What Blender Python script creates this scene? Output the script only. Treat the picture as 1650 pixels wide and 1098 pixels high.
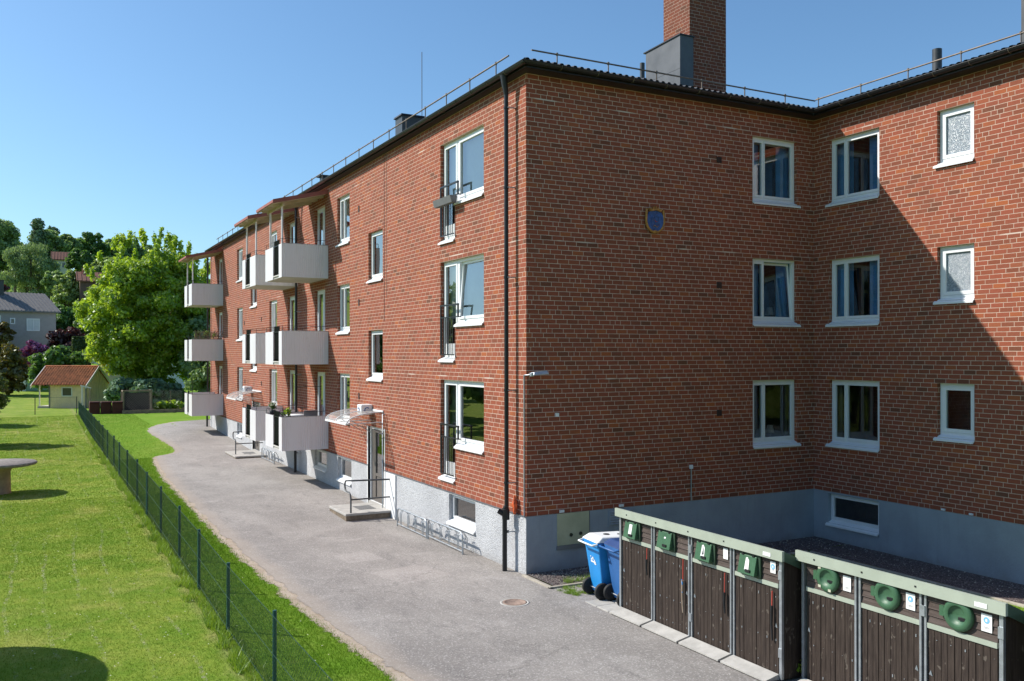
import bpy, math, random
import numpy as np
from mathutils import Vector, Matrix
from math import sin, cos, pi, radians

for o in list(bpy.data.objects): bpy.data.objects.remove(o, do_unlink=True)
SC = bpy.context.scene
COL = SC.collection
random.seed(7)
RNG = np.random.default_rng(11)

# ------------------------------------------------------------------ camera
YAW, ROLL = 0.4879, -0.0009
CAM = Vector((-8.3027, -15.066, 3.1063))
cd = bpy.data.cameras.new('camera'); cam = bpy.data.objects.new('camera', cd); COL.objects.link(cam)
cd.sensor_width = 36; cd.lens = 1452.69 / 1650 * 36; cd.shift_y = 21.75 / 1650
cd.clip_start = .1; cd.clip_end = 3000
Rv = Vector((cos(YAW), -sin(YAW), 0)); Fv = Vector((sin(YAW), cos(YAW), 0)); Uv = Vector((0, 0, 1))
cr, sr = cos(ROLL), sin(ROLL)
rx = Rv * cr + Uv * sr; up = Uv * cr - Rv * sr
M = Matrix((rx, up, -Fv)).transposed().to_4x4(); M.translation = CAM
cam.matrix_world = M
SC.camera = cam

# ------------------------------------------------------------------ world and sun
SUN = Vector((-1.2, 1.0, 1.31)).normalized()
w = bpy.data.worlds.new('World'); SC.world = w; w.use_nodes = True
nt = w.node_tree; nt.nodes.clear()
sky = nt.nodes.new('ShaderNodeTexSky'); sky.sky_type = 'NISHITA'; sky.sun_disc = False
sky.sun_elevation = math.asin(SUN.z); sky.sun_rotation = math.atan2(SUN.x, SUN.y) % (2 * pi)
sky.altitude = 100; sky.air_density = 1.0; sky.dust_density = 0.9; sky.ozone_density = 4.5
bg = nt.nodes.new('ShaderNodeBackground'); bg.inputs[1].default_value = 0.126
wo = nt.nodes.new('ShaderNodeOutputWorld')
tn = nt.nodes.new('ShaderNodeMix'); tn.data_type = 'RGBA'; tn.blend_type = 'MULTIPLY'; tn.inputs[0].default_value = 1
tn.inputs[7].default_value = (.86, 1.03, 1.06, 1)
nt.links.new(sky.outputs[0], tn.inputs[6]); nt.links.new(tn.outputs[2], bg.inputs[0]); nt.links.new(bg.outputs[0], wo.inputs[0])
sl = bpy.data.lights.new('sun', 'SUN'); sl.energy = 5.0; sl.angle = radians(.53); sl.color = (1, .95, .87)
so = bpy.data.objects.new('sun', sl); COL.objects.link(so)
so.rotation_euler = (-SUN).to_track_quat('-Z', 'Y').to_euler(); so.location = (-20, 20, 40)
vs = SC.view_settings
vs.view_transform = 'Standard'; vs.look = 'None'; vs.gamma = 1; vs.use_curve_mapping = False; vs.exposure = 0.3

# ------------------------------------------------------------------ node helpers
class NT:
    def __init__(s, name):
        s.m = bpy.data.materials.new(name); s.m.use_nodes = True
        s.t = s.m.node_tree; s.t.nodes.clear()
    def n(s, typ, **kw):
        nd = s.t.nodes.new(typ)
        for k, v in kw.items(): setattr(nd, k, v)
        return nd
    def put(s, sock, v):
        if hasattr(v, 'is_output'): s.t.links.new(v, sock)
        elif v is not None:
            if hasattr(sock.default_value, '__len__') and not hasattr(v, '__len__'): sock.default_value = [v] * len(sock.default_value)
            elif hasattr(v, '__len__') and len(v) == 3 and len(sock.default_value) == 4: sock.default_value = (*v, 1)
            else: sock.default_value = v
    def math(s, op, a, b=None, c=None, clamp=False):
        nd = s.n('ShaderNodeMath', operation=op, use_clamp=clamp)
        s.put(nd.inputs[0], a)
        if b is not None: s.put(nd.inputs[1], b)
        if c is not None: s.put(nd.inputs[2], c)
        return nd.outputs[0]
    def mix(s, f, a, b, mode='MIX'):
        nd = s.n('ShaderNodeMix', data_type='RGBA', blend_type=mode)
        s.put(nd.inputs[0], f); s.put(nd.inputs[6], a); s.put(nd.inputs[7], b)
        return nd.outputs[2]
    def fmix(s, f, a, b):
        nd = s.n('ShaderNodeMix', data_type='FLOAT')
        s.put(nd.inputs[0], f); s.put(nd.inputs[2], a); s.put(nd.inputs[3], b)
        return nd.outputs[0]
    def noise(s, scale, detail=4, rough=.6, vec=None, out=0, dist=0):
        nd = s.n('ShaderNodeTexNoise'); nd.inputs['Scale'].default_value = scale
        nd.inputs['Detail'].default_value = detail; nd.inputs['Roughness'].default_value = rough
        nd.inputs['Distortion'].default_value = dist
        s.put(nd.inputs['Vector'], vec if vec is not None else s.obj())
        return nd.outputs[out]
    def obj(s):
        if not hasattr(s, '_o'): s._o = s.n('ShaderNodeTexCoord').outputs['Object']
        return s._o
    def sep(s, v):
        nd = s.n('ShaderNodeSeparateXYZ'); s.put(nd.inputs[0], v); return nd.outputs
    def comb(s, x, y, z):
        nd = s.n('ShaderNodeCombineXYZ')
        s.put(nd.inputs[0], x); s.put(nd.inputs[1], y); s.put(nd.inputs[2], z); return nd.outputs[0]
    def wn(s, v, dim='3D', out=0):
        nd = s.n('ShaderNodeTexWhiteNoise', noise_dimensions=dim)
        s.put(nd.inputs['W' if dim == '1D' else 'Vector'], v); return nd.outputs[out]
    def ramp(s, f, stops, interp='LINEAR'):
        nd = s.n('ShaderNodeValToRGB'); r = nd.color_ramp; r.interpolation = interp
        while len(r.elements) < len(stops): r.elements.new(.5)
        for e, (p, c) in zip(r.elements, stops):
            e.position = p; e.color = (*c, 1) if hasattr(c, '__len__') else (c, c, c, 1)
        s.put(nd.inputs[0], f); return nd.outputs[0]
    def step(s, f, a, b, lo=0, hi=1):
        nd = s.n('ShaderNodeMapRange', interpolation_type='SMOOTHSTEP')
        for i, v in enumerate((f, a, b, lo, hi)): s.put(nd.inputs[i], v)
        return nd.outputs[0]
    def scale(s, v, sc):
        nd = s.n('ShaderNodeVectorMath', operation='MULTIPLY'); s.put(nd.inputs[0], v); s.put(nd.inputs[1], sc); return nd.outputs[0]
    def bump(s, h, dist, strength=1):
        nd = s.n('ShaderNodeBump'); nd.inputs['Strength'].default_value = strength
        nd.inputs['Distance'].default_value = dist; s.put(nd.inputs['Height'], h); return nd.outputs[0]
    def bsdf(s, col, rough=.6, metal=0, normal=None, spec=.4, coat=0, finish=True):
        b = s.n('ShaderNodeBsdfPrincipled')
        s.put(b.inputs['Base Color'], col); s.put(b.inputs['Roughness'], rough); s.put(b.inputs['Metallic'], metal)
        b.inputs['Specular IOR Level'].default_value = spec; b.inputs['Coat Weight'].default_value = coat
        if normal is not None: s.t.links.new(normal, b.inputs['Normal'])
        if finish: s.out(b.outputs[0])
        return b
    def out(s, sh):
        o = s.n('ShaderNodeOutputMaterial'); s.t.links.new(sh, o.inputs[0])

MATS = {}
def mat(name, col, rough=.6, metal=0, var=.12, scale=3., bump=0, bscale=60, spec=.4, coat=0):
    if name in MATS: return MATS[name]
    k = NT(name)
    f = k.noise(scale, 5, .65)
    f2 = k.step(f, .3, .7)
    a = tuple(c * (1 - var) for c in col); b = tuple(min(1, c * (1 + var)) for c in col)
    nrm = k.bump(k.noise(bscale, 3), bump) if bump else None
    k.bsdf(k.mix(f2, a, b), k.fmix(f2, rough, min(1, rough + .08)), metal, nrm, spec, coat)
    MATS[name] = k.m; return k.m

def brick_mat(name, dark=1.0, tone=(1, 1, 1)):
    k = NT(name)
    x, y, z = k.sep(k.obj())
    nx = k.sep(k.n('ShaderNodeNewGeometry').outputs['Normal'])[0]
    side = k.math('GREATER_THAN', k.math('ABSOLUTE', nx), .5)
    u = k.fmix(side, x, y)
    wob = k.math('MULTIPLY', k.math('SUBTRACT', k.noise(9, 2), .5), .006)
    zz = k.math('ADD', k.math('DIVIDE', k.math('ADD', z, wob), .09), 100)
    row = k.math('FLOOR', zz); fz = k.math('SUBTRACT', zz, row)
    off = k.math('ADD', k.math('MULTIPLY', k.wn(row, '1D'), .14), k.math('MULTIPLY', row, .30))
    uu = k.math('ADD', k.math('ADD', k.math('DIVIDE', k.math('ADD', u, wob), .252), off), 400)
    colm = k.math('FLOOR', uu); fu = k.math('SUBTRACT', uu, colm)
    half = k.math('GREATER_THAN', k.wn(k.comb(colm, row, 3), '3D'), .97)
    sec = k.math('MULTIPLY', half, k.math('GREATER_THAN', fu, .5))
    cid = k.math('ADD', colm, k.math('MULTIPLY', sec, .5))
    du = k.math('MULTIPLY', k.math('MINIMUM', fu, k.math('SUBTRACT', 1, fu)), .252)
    dh = k.math('ADD', k.math('MULTIPLY', k.math('ABSOLUTE', k.math('SUBTRACT', fu, .5)), .252), k.math('MULTIPLY', k.math('SUBTRACT', 1, half), 1))
    du = k.math('MINIMUM', du, dh)
    dz = k.math('MULTIPLY', k.math('MINIMUM', fz, k.math('SUBTRACT', 1, fz)), .09)
    d = k.math('MINIMUM', du, dz)
    d = k.math('ADD', d, k.math('MULTIPLY', k.math('SUBTRACT', k.noise(70, 2), .5), .003))
    mort = k.math('SUBTRACT', 1, k.step(d, .0042, .0068))
    h1 = k.wn(k.comb(cid, row, 0), '3D')
    h2 = k.wn(k.comb(cid, row, 7), '3D')
    R = lambda r, g, b: (r * .82 * tone[0], g * .65 * tone[1], b * .56 * tone[2])
    bc = k.ramp(h1, [(0, R(.17, .085, .055)), (.06, R(.27, .10, .06)), (.2, R(.32, .11, .065)), (.42, R(.345, .118, .07)),
                     (.6, R(.37, .12, .075)), (.8, R(.35, .12, .075)), (.93, R(.41, .145, .07)), (1, R(.46, .16, .06))])
    bc = k.mix(k.math('MULTIPLY', k.math('SUBTRACT', h2, .5), .6, clamp=True), bc, (.15, .07, .045))
    fine = k.step(k.noise(45, 4, .7), .3, .75)
    bc = k.mix(k.math('MULTIPLY', fine, .2), bc, (.40, .15, .11))
    big = k.step(k.noise(.55, 4, .6), .35, .7)
    bc = k.mix(k.math('MULTIPLY', big, .22), bc, (.20, .07, .05))
    # pale efflorescence in patches, darker weathered patches
    pat = k.math('MULTIPLY', k.step(k.noise(1.7, 5, .7), .6, .78), k.step(h2, .4, .9))
    bc = k.mix(k.math('MULTIPLY', pat, .3), bc, (.22, .2, .15))
    mc = k.mix(k.step(k.noise(3, 5), .3, .7), (.51, .355, .275), (.66, .49, .39))
    mc = k.mix(k.math('MULTIPLY', k.step(k.noise(.8, 3), .45, .75), .35), mc, (.40, .29, .23))
    big2 = k.step(k.noise(1, 4, .65, vec=k.scale(k.obj(), (1.6, 1.6, .22))), .5, .75)
    bc = k.mix(k.math('MULTIPLY', big2, .25), bc, (.13, .06, .04))
    # the wider, paler bed joint just over the window heads
    zl = None
    for q in (8.01, 5.31, 2.61):
        a = k.math('LESS_THAN', k.math('ABSOLUTE', k.math('SUBTRACT', z, q)), .013)
        zl = a if zl is None else k.math('MAXIMUM', zl, a)
    nz = k.math('MULTIPLY', zl, k.step(k.noise(1.1, 3), .5, .66))
    mort = k.math('MAXIMUM', mort, nz)
    mc = k.mix(k.math('MULTIPLY', nz, .4), mc, (.60, .54, .48))
    col = k.mix(mort, bc, mc)
    if dark != 1: col = k.mix(1 - dark, col, (.05, .03, .02))
    hgt = k.math('SUBTRACT', k.math('MULTIPLY', fine, .25), mort)
    k.bsdf(col, .88, 0, k.bump(hgt, .004, .8), .2)
    return k.m

BRICK = brick_mat('red_brick_wall')
BRICK_CH = brick_mat('chimney_brick', .68, (.82, .8, .8))

def stucco():
    k = NT('rough_plinth_render')
    v = k.n('ShaderNodeTexVoronoi'); v.inputs['Scale'].default_value = 45; k.put(v.inputs['Vector'], k.obj())
    h = k.math('ADD', k.noise(28, 4, .7), k.math('MULTIPLY', v.outputs[0], .7))
    c = k.mix(k.step(k.noise(1.2, 5), .3, .75), (.50, .505, .52), (.62, .625, .64))
    c = k.mix(k.math('MULTIPLY', k.step(k.noise(34, 3, .7), .50, .60), .5), c, (.27, .27, .28))
    z = k.sep(k.obj())[2]
    low = k.math('MULTIPLY', k.step(k.math('ADD', z, k.math('MULTIPLY', k.noise(4, 4), .3)), -.75, -1.1), .45)
    c = k.mix(low, c, (.25, .23, .2))
    k.bsdf(c, .92, 0, k.bump(h, .02, 1), .2); return k.m
STUCCO = stucco()
def paintpl():
    k = NT('smooth_painted_plinth'); z = k.sep(k.obj())[2]
    c = k.mix(k.step(k.noise(1.3, 5), .3, .7), (.275, .30, .335), (.325, .36, .40))
    c = k.mix(k.math('MULTIPLY', k.step(k.noise(1, 4, .7, vec=k.scale(k.obj(), (5, 5, .5))), .5, .75), .25), c, (.20, .21, .22))
    low = k.math('MULTIPLY', k.step(k.math('ADD', z, k.math('MULTIPLY', k.noise(3.5, 5, .7), .4)), -.7, -1.0), .5)
    c = k.mix(low, c, (.17, .155, .13))
    k.bsdf(c, .85, 0, k.bump(k.noise(25, 4), .008), .2); return k.m
PAINTPL = paintpl()
WHITE = mat('white_window_plastic', (.78, .79, .8), .35, var=.03)
WHITEPAINT = mat('white_paint', (.74, .74, .74), .5, var=.05)
def balw():
    k = NT('balcony_white_sheet')
    st = k.step(k.noise(1, 4, .7, vec=k.scale(k.obj(), (9, 9, .7))), .45, .75)
    c = k.mix(k.math('MULTIPLY', st, .4), (.80, .77, .78), (.63, .60, .59))
    c = k.mix(k.math('MULTIPLY', k.step(k.noise(5, 4), .6, .75), .15), c, (.45, .40, .36))
    k.bsdf(c, .5, 0, None, .3); return k.m
BALW = balw()
BALU = mat('balcony_underside_concrete', (.52, .5, .46), .8, var=.08)
CANR = mat('awning_red_edge', (.30, .10, .08), .7, var=.15)
CANU = mat('awning_plywood_underside', (.5, .42, .3), .8, var=.15)
BLACK = mat('black_metal', (.018, .018, .02), .35, var=.2)
DARKM = mat('dark_sheet_metal', (.045, .048, .052), .4, var=.2, scale=2, metal=0)
ROOFM = mat('corrugated_roof_metal', (.07, .07, .075), .45, var=.25, scale=1.5)
GREYSHEET = mat('grey_flashing_metal', (.17, .175, .19), .45, metal=.3, var=.15, scale=1.2)
GALV = mat('galvanised_steel', (.42, .45, .48), .38, metal=.7, var=.12, scale=9)
RUSTRAIL = mat('weathered_rail_steel', (.19, .15, .12), .55, metal=.5, var=.3, scale=8)
GREENP = mat('pale_green_sheet', (.36, .40, .325), .5, var=.06)
HATCHG = mat('green_hatch_plastic', (.05, .125, .065), .38, var=.1, scale=6)
TEALP = mat('green_fence_paint', (.02, .085, .085), .45, var=.12)
CONC = mat('concrete', (.42, .40, .37), .85, var=.14, scale=4, bump=.003, bscale=90)
KERBM = mat('kerb_stone', (.38, .34, .28), .9, var=.2, scale=6, bump=.003)
BLUEB = mat('blue_bin_plastic', (.02, .25, .62), .4, var=.08)
BLUED = mat('dark_blue_bin_plastic', (.03, .12, .33), .4, var=.08)
NAVY = mat('navy_lid_plastic', (.02, .05, .16), .4, var=.1)
RUBBER = mat('black_rubber', (.02, .02, .02), .7, var=.2)
PAPER = mat('white_paper', (.78, .78, .76), .7, var=.03)
BLUEINK = mat('pale_blue_print', (.18, .45, .68), .7, var=.05)
REDSTRAP = mat('red_strap', (.45, .06, .04), .7, var=.15)
CREAMP = mat('cream_cabinet_paint', (.42, .42, .28), .6, var=.12, scale=2)
GOLD = mat('gilded_bronze', (.42, .21, .06), .5, metal=.3, var=.3, scale=14)
ENAMEL = mat('blue_enamel', (.02, .09, .27), .35, var=.4, scale=12)
TERRAC = mat('terracotta_tile', (.50, .17, .07), .75, var=.35, scale=3)
YELLOWW = mat('cream_board_paint', (.85, .68, .44), .7, var=.08)
TIMBER = mat('weathered_timber', (.26, .2, .15), .85, var=.3, scale=6)
REDBOX = mat('dark_red_plastic', (.075, .016, .012), .6, var=.2)
HOUSEW = mat('grey_house_render', (.34, .32, .31), .9, var=.06)
HOUSEWH = mat('white_house_render', (.7, .7, .7), .9, var=.04)
ROOFG = mat('grey_house_roof', (.17, .16, .155), .8, var=.15)
STONE = mat('grey_table_stone', (.24, .21, .19), .85, var=.3, scale=9, bump=.004)
STONEP = mat('sandstone_pedestal', (.38, .28, .19), .85, var=.2, scale=5, bump=.004)
DOORM = mat('grey_brown_door_metal', (.17, .15, .135), .45, var=.08, metal=.2)
INTER = mat('room_interior', (.09, .085, .08), .9, var=.3)
CURT = mat('pale_curtain', (.42, .42, .4), .9, var=.1)
SKYREFL = mat('painted_sky_reflection', (.12, .42, .74), .9, var=.15)  # blue of the sky's reflection in the panes, painted on sheets behind them
BLIND = mat('white_blind', (.6, .62, .62), .8, var=.05)
POTM = mat('dark_planter', (.05, .05, .055), .6)
DIRT = mat('brick_grille', (.06, .035, .03), .8)

def glass_mat(name, tint=(.9, .93, .93), boost=.05, rough=.0, bumpy=0):
    k = NT(name)
    fr = k.n('ShaderNodeFresnel'); fr.inputs[0].default_value = 1.52
    f = k.math('ADD', k.math('MULTIPLY', fr.outputs[0], 2.5), boost, clamp=True)
    g = k.n('ShaderNodeBsdfGlossy'); g.inputs['Roughness'].default_value = rough
    nrm = k.bump(k.noise(2.2 if not bumpy else 60, 1), .0006 if not bumpy else bumpy)
    k.t.links.new(nrm, g.inputs['Normal'])
    tr = k.n('ShaderNodeBsdfTransparent'); tr.inputs[0].default_value = (*tint, 1)
    mx = k.n('ShaderNodeMixShader'); k.put(mx.inputs[0], f)
    k.t.links.new(tr.outputs[0], mx.inputs[1]); k.t.links.new(g.outputs[0], mx.inputs[2])
    k.out(mx.outputs[0]); return k.m
GLASS = glass_mat('window_glass')
def frosted():
    k = NT('patterned_bathroom_glass')
    n = k.noise(38, 3, .8, dist=1.5)
    c = k.ramp(n, [(.3, (.07, .09, .11)), (.5, (.2, .24, .28)), (.62, (.45, .5, .54))])
    k.bsdf(c, .18, 0, k.bump(n, .01), .8); return k.m
FROST = frosted()
def acrylic():
    k = NT('clear_acrylic_canopy')
    b = k.n('ShaderNodeBsdfPrincipled'); b.inputs['Base Color'].default_value = (.8, .76, .72, 1); b.inputs['Roughness'].default_value = .2
    tr = k.n('ShaderNodeBsdfTransparent'); tr.inputs[0].default_value = (.93, .92, .9, 1)
    mx = k.n('ShaderNodeMixShader'); k.put(mx.inputs[0], k.step(k.noise(2, 3), .2, .8, .22, .5))
    k.t.links.new(tr.outputs[0], mx.inputs[1]); k.t.links.new(b.outputs[0], mx.inputs[2]); k.out(mx.outputs[0]); return k.m
ACRYL = acrylic()

def wood_dark(name, vertical=True, col=(.045, .032, .026), hi=(.10, .075, .06)):
    k = NT(name)
    sc = (40, 40, 3) if vertical else (40, 3, 60)
    v = k.scale(k.obj(), sc)
    g = k.noise(1, 5, .65, vec=v)
    c = k.mix(k.step(g, .35, .7), col, hi)
    spot = k.step(k.noise(14, 2, .5, vec=k.scale(k.obj(), (1, 1, .6))), .66, .7)
    c = k.mix(k.math('MULTIPLY', spot, .5), c, (.2, .17, .14))
    isl = k.n('ShaderNodeNewGeometry').outputs['Random Per Island']
    c = k.mix(k.math('MULTIPLY', isl, .35), c, (.05, .036, .028))
    k.bsdf(c, .75, 0, k.bump(g, .002), .25); return k.m
WOODV = wood_dark('dark_stained_boards', True, (.025, .017, .014), (.062, .045, .036))
WOODH = wood_dark('weathered_dark_slats', False, (.065, .048, .04), (.13, .10, .09))

def leaf_mat(name, c1, c2, c3=None, trans=.48, spread=.35, nscale=.5):
    k = NT(name)
    isl = k.n('ShaderNodeNewGeometry').outputs['Random Per Island']
    n = k.noise(nscale, 3, .6)
    f = k.math('ADD', k.math('MULTIPLY', isl, .6), k.math('MULTIPLY', k.step(n, .3, .7), .4))
    c = k.ramp(f, [(0, c1), (.65, c2), (1, c3 or c2)])
    d = k.n('ShaderNodeBsdfDiffuse'); k.put(d.inputs[0], c)
    t = k.n('ShaderNodeBsdfTranslucent'); k.put(t.inputs[0], k.mix(.5, c, (c2[0] * 1.5, c2[1] * 1.4, c2[2] * .6)))
    g = k.n('ShaderNodeBsdfGlossy'); g.inputs['Roughness'].default_value = .45; g.inputs[0].default_value = (.9, .95, .9, 1)
    m1 = k.n('ShaderNodeMixShader'); m1.inputs[0].default_value = trans
    k.t.links.new(d.outputs[0], m1.inputs[1]); k.t.links.new(t.outputs[0], m1.inputs[2])
    m2 = k.n('ShaderNodeMixShader'); m2.inputs[0].default_value = .05
    k.t.links.new(m1.outputs[0], m2.inputs[1]); k.t.links.new(g.outputs[0], m2.inputs[2])
    k.out(m2.outputs[0]); return k.m
BARK = mat('bark', (.11, .085, .06), .9, var=.3, scale=8, bump=.01)

# ------------------------------------------------------------------ mesh builder
class MB:
    def __init__(s): s.v = []; s.f = []; s.m = []; s.mats = []; s.sm = []
    def mi(s, m):
        if m not in s.mats: s.mats.append(m)
        return s.mats.index(m)
    def face(s, pts, m, smooth=False):
        b = len(s.v); s.v += [tuple(p) for p in pts]; s.f.append(tuple(range(b, b + len(pts)))); s.m.append(s.mi(m)); s.sm.append(smooth)
    def mesh(s, vs, fs, m, smooth=False):
        b = len(s.v); s.v += [tuple(p) for p in vs]; i = s.mi(m)
        for f in fs: s.f.append(tuple(b + q for q in f)); s.m.append(i); s.sm.append(smooth)
        return s
    def box(s, x0, x1, y0, y1, z0, z1, m):
        x0, x1 = min(x0, x1), max(x0, x1); y0, y1 = min(y0, y1), max(y0, y1); z0, z1 = min(z0, z1), max(z0, z1)
        v = [(x, y, z) for z in (z0, z1) for y in (y0, y1) for x in (x0, x1)]
        return s.mesh(v, [(0, 2, 3, 1), (4, 5, 7, 6), (0, 1, 5, 4), (2, 6, 7, 3), (0, 4, 6, 2), (1, 3, 7, 5)], m)
    def hexa(s, p, m):   # p: 4 bottom (ccw), 4 top
        return s.mesh(p, [(3, 2, 1, 0), (4, 5, 6, 7), (0, 1, 5, 4), (1, 2, 6, 5), (2, 3, 7, 6), (3, 0, 4, 7)], m)
    def tube(s, pts, r, m, n=8, cap=True, r2=None):
        pts = [Vector(p) for p in pts]; N = len(pts); vs = []; fs = []
        prev = None
        for i, p in enumerate(pts):
            if i == 0: t = pts[1] - p
            elif i == N - 1: t = p - pts[i - 1]
            else: t = (pts[i + 1] - p).normalized() + (p - pts[i - 1]).normalized()
            t = t.normalized() if t.length > 1e-9 else Vector((0, 0, 1))
            if prev is None:
                a = Vector((0, 0, 1)) if abs(t.z) < .9 else Vector((1, 0, 0))
                u = t.cross(a).normalized()
            else: u = (prev - t * prev.dot(t)).normalized()
            prev = u; q = t.cross(u)
            rr = r if r2 is None else r + (r2 - r) * i / (N - 1)
            for j in range(n):
                a = 2 * pi * j / n; vs.append(p + (u * cos(a) + q * sin(a)) * rr)
        for i in range(N - 1):
            for j in range(n):
                fs.append((i * n + j, i * n + (j + 1) % n, (i + 1) * n + (j + 1) % n, (i + 1) * n + j))
        s.mesh(vs, fs, m, n > 5)
        if cap:
            s.face(vs[:n][::-1], m); s.face(vs[-n:], m)
        return s
    def cyl(s, c, r, h, m, n=16, axis='z', r2=None):
        c = Vector(c); ax = {'x': Vector((1, 0, 0)), 'y': Vector((0, 1, 0)), 'z': Vector((0, 0, 1))}[axis]
        return s.tube([c, c + ax * h], r, m, n, True, r2)
    def lathe(s, c, prof, m, axis='z', n=32, sx=1):
        c = Vector(c); vs = []; fs = []
        e = {'z': ((1, 0, 0), (0, 1, 0), (0, 0, 1)), 'x': ((0, 1, 0), (0, 0, 1), (1, 0, 0)), 'y': ((1, 0, 0), (0, 0, 1), (0, 1, 0))}[axis]
        e = [Vector(q) for q in e]
        for r, h in prof:
            for j in range(n):
                a = 2 * pi * j / n; vs.append(c + e[0] * (cos(a) * r * sx) + e[1] * (sin(a) * r) + e[2] * h)
        for i in range(len(prof) - 1):
            for j in range(n): fs.append((i * n + j, i * n + (j + 1) % n, (i + 1) * n + (j + 1) % n, (i + 1) * n + j))
        return s.mesh(vs, fs, m, True)
    def build(s, name, parent=None, bevel=0, local=False):
        me = bpy.data.meshes.new(name); me.from_pydata(s.v, [], s.f)
        for m in s.mats: me.materials.append(m)
        me.polygons.foreach_set('material_index', s.m); me.polygons.foreach_set('use_smooth', s.sm)
        me.update()
        o = bpy.data.objects.new(name, me); COL.objects.link(o)
        if parent is not None:
            o.parent = parent
            if not local:
                p = parent; off = Vector((0, 0, 0))
                while p is not None: off += p.location; p = p.parent
                o.location = -off
        if bevel:
            b = o.modifiers.new('bevel', 'BEVEL'); b.width = bevel; b.segments = 2; b.limit_method = 'ANGLE'
        return o

def tag(o, label=None, cat=None, group=None, kind=None):
    if label: o['label'] = label
    if cat: o['category'] = cat
    if group: o['group'] = group
    if kind: o['kind'] = kind
    return o
def thing(name, label, cat, loc=(0, 0, 0), group=None, rz=0):
    o = bpy.data.objects.new(name, None); COL.objects.link(o); o.location = loc; o.rotation_euler = (0, 0, rz)
    o.empty_display_size = .3
    return tag(o, label, cat, group)
def leafmesh(name, V, m, parent=None, quads=True, local=False):
    """V: (n,4,3) quads"""
    n = len(V); me = bpy.data.meshes.new(name)
    k = V.shape[1]
    me.vertices.add(n * k); me.vertices.foreach_set('co', V.reshape(-1).astype(np.float32))
    me.loops.add(n * k); me.loops.foreach_set('vertex_index', np.arange(n * k, dtype=np.int32))
    me.polygons.add(n); me.polygons.foreach_set('loop_start', np.arange(0, n * k, k, dtype=np.int32))
    me.materials.append(m); me.update(calc_edges=True)
    o = bpy.data.objects.new(name, me); COL.objects.link(o)
    if parent is not None:
        o.parent = parent
        if not local: o.location = -parent.location
    return o

# ------------------------------------------------------------------ ground height
GY = [-60, 0, 3, 7, 11, 25, 30, 35, 45, 60, 75, 95, 120, 160, 220, 400, 2000]
GZ = [-1.13, -1.13, -1.13, -1.19, -1.06, -1.03, -.87, -.72, -.82, -.9, -.9, -.2, 3.0, 9.5, 17, 19, 19]
def gz(x, y):
    b = float(np.interp(y, GY, GZ))
    if y < 50:
        t = min(1, max(0, (-x - 1.5) / 4.0)); l = float(np.interp(y, [35, 50], [-1.1, -.847]))
        return b * (1 - t) + l * t
    return b

# ------------------------------------------------------------------ ground materials
def lawn_col(k):
    o = k.obj(); x, y, z = k.sep(o)
    f = k.noise(1.1, 6, .65)
    c = k.mix(k.step(f, .3, .72), (.165, .275, .025), (.30, .36, .055))
    c = k.mix(k.math('MULTIPLY', k.step(k.noise(9, 5, .75, vec=k.scale(o, (1, .55, 1))), .4, .68), .5), c, (.13, .24, .022))
    c = k.mix(k.math('MULTIPLY', k.step(k.noise(.45, 4, .65), .5, .72), .55), c, (.46, .42, .13))
    c = k.mix(k.math('MULTIPLY', k.step(k.noise(2.6, 4, .65), .58, .75), .4), c, (.50, .43, .17))
    xs = k.math('DIVIDE', k.math('ADD', k.math('ADD', x, k.math('MULTIPLY', k.noise(.12, 2), 1.2)), k.math('MULTIPLY', k.noise(5, 3), .03)), .55)
    fx = k.math('ABSOLUTE', k.math('SUBTRACT', k.math('FRACT', xs), .5))
    left = k.math('MULTIPLY', k.math('LESS_THAN', x, -6.0), k.math('LESS_THAN', y, 48))
    ln = k.math('MULTIPLY', k.math('LESS_THAN', fx, .055), k.step(k.noise(15, 4, .85), .50, .60))
    ln = k.math('MULTIPLY', ln, k.math('MULTIPLY', left, k.step(k.noise(.35, 4, .7), .42, .6)))
    c = k.mix(k.math('MULTIPLY', ln, .85), c, (.42, .40, .28))
    c = k.mix(k.math('MULTIPLY', k.math('GREATER_THAN', x, -5.75), .6), c, (.14, .29, .02))
    fe = k.math('ABSOLUTE', k.math('ADD', x, 5.85))
    fe = k.math('MULTIPLY', k.math('SUBTRACT', 1, k.step(k.math('ADD', fe, k.math('MULTIPLY', k.noise(2, 5, .7), .35)), .16, .42)), .45)
    return k.mix(fe, c, (.36, .32, .15))
def lawn_mat():
    k = NT('mown_lawn')
    c = lawn_col(k)
    c = k.mix(k.math('MULTIPLY', k.step(k.noise(170, 3, .7), .5, .8), .4), c, (.10, .17, .03))
    h = k.math('ADD', k.noise(90, 3, .7), k.math('MULTIPLY', k.noise(12, 3), 1.5))
    k.bsdf(c, .95, 0, k.bump(h, .03, .7), .1); return k.m
def blade_mat(name, dark=(.55, .7, .4), lite=(1.3, 1.2, 1.3)):
    k = NT(name); c = lawn_col(k)
    isl = k.n('ShaderNodeNewGeometry').outputs['Random Per Island']
    c = k.mix(1, c, k.mix(isl, dark, lite), 'MULTIPLY')
    d = k.n('ShaderNodeBsdfDiffuse'); k.put(d.inputs[0], c); t = k.n('ShaderNodeBsdfTranslucent'); k.put(t.inputs[0], c)
    m1 = k.n('ShaderNodeMixShader'); m1.inputs[0].default_value = .35
    k.t.links.new(d.outputs[0], m1.inputs[1]); k.t.links.new(t.outputs[0], m1.inputs[2]); k.out(m1.outputs[0]); return k.m
LAWN = lawn_mat()
def edge_attr(k):
    a = k.n('ShaderNodeAttribute'); a.attribute_name = 'edge'; return a.outputs['Fac']
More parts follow.
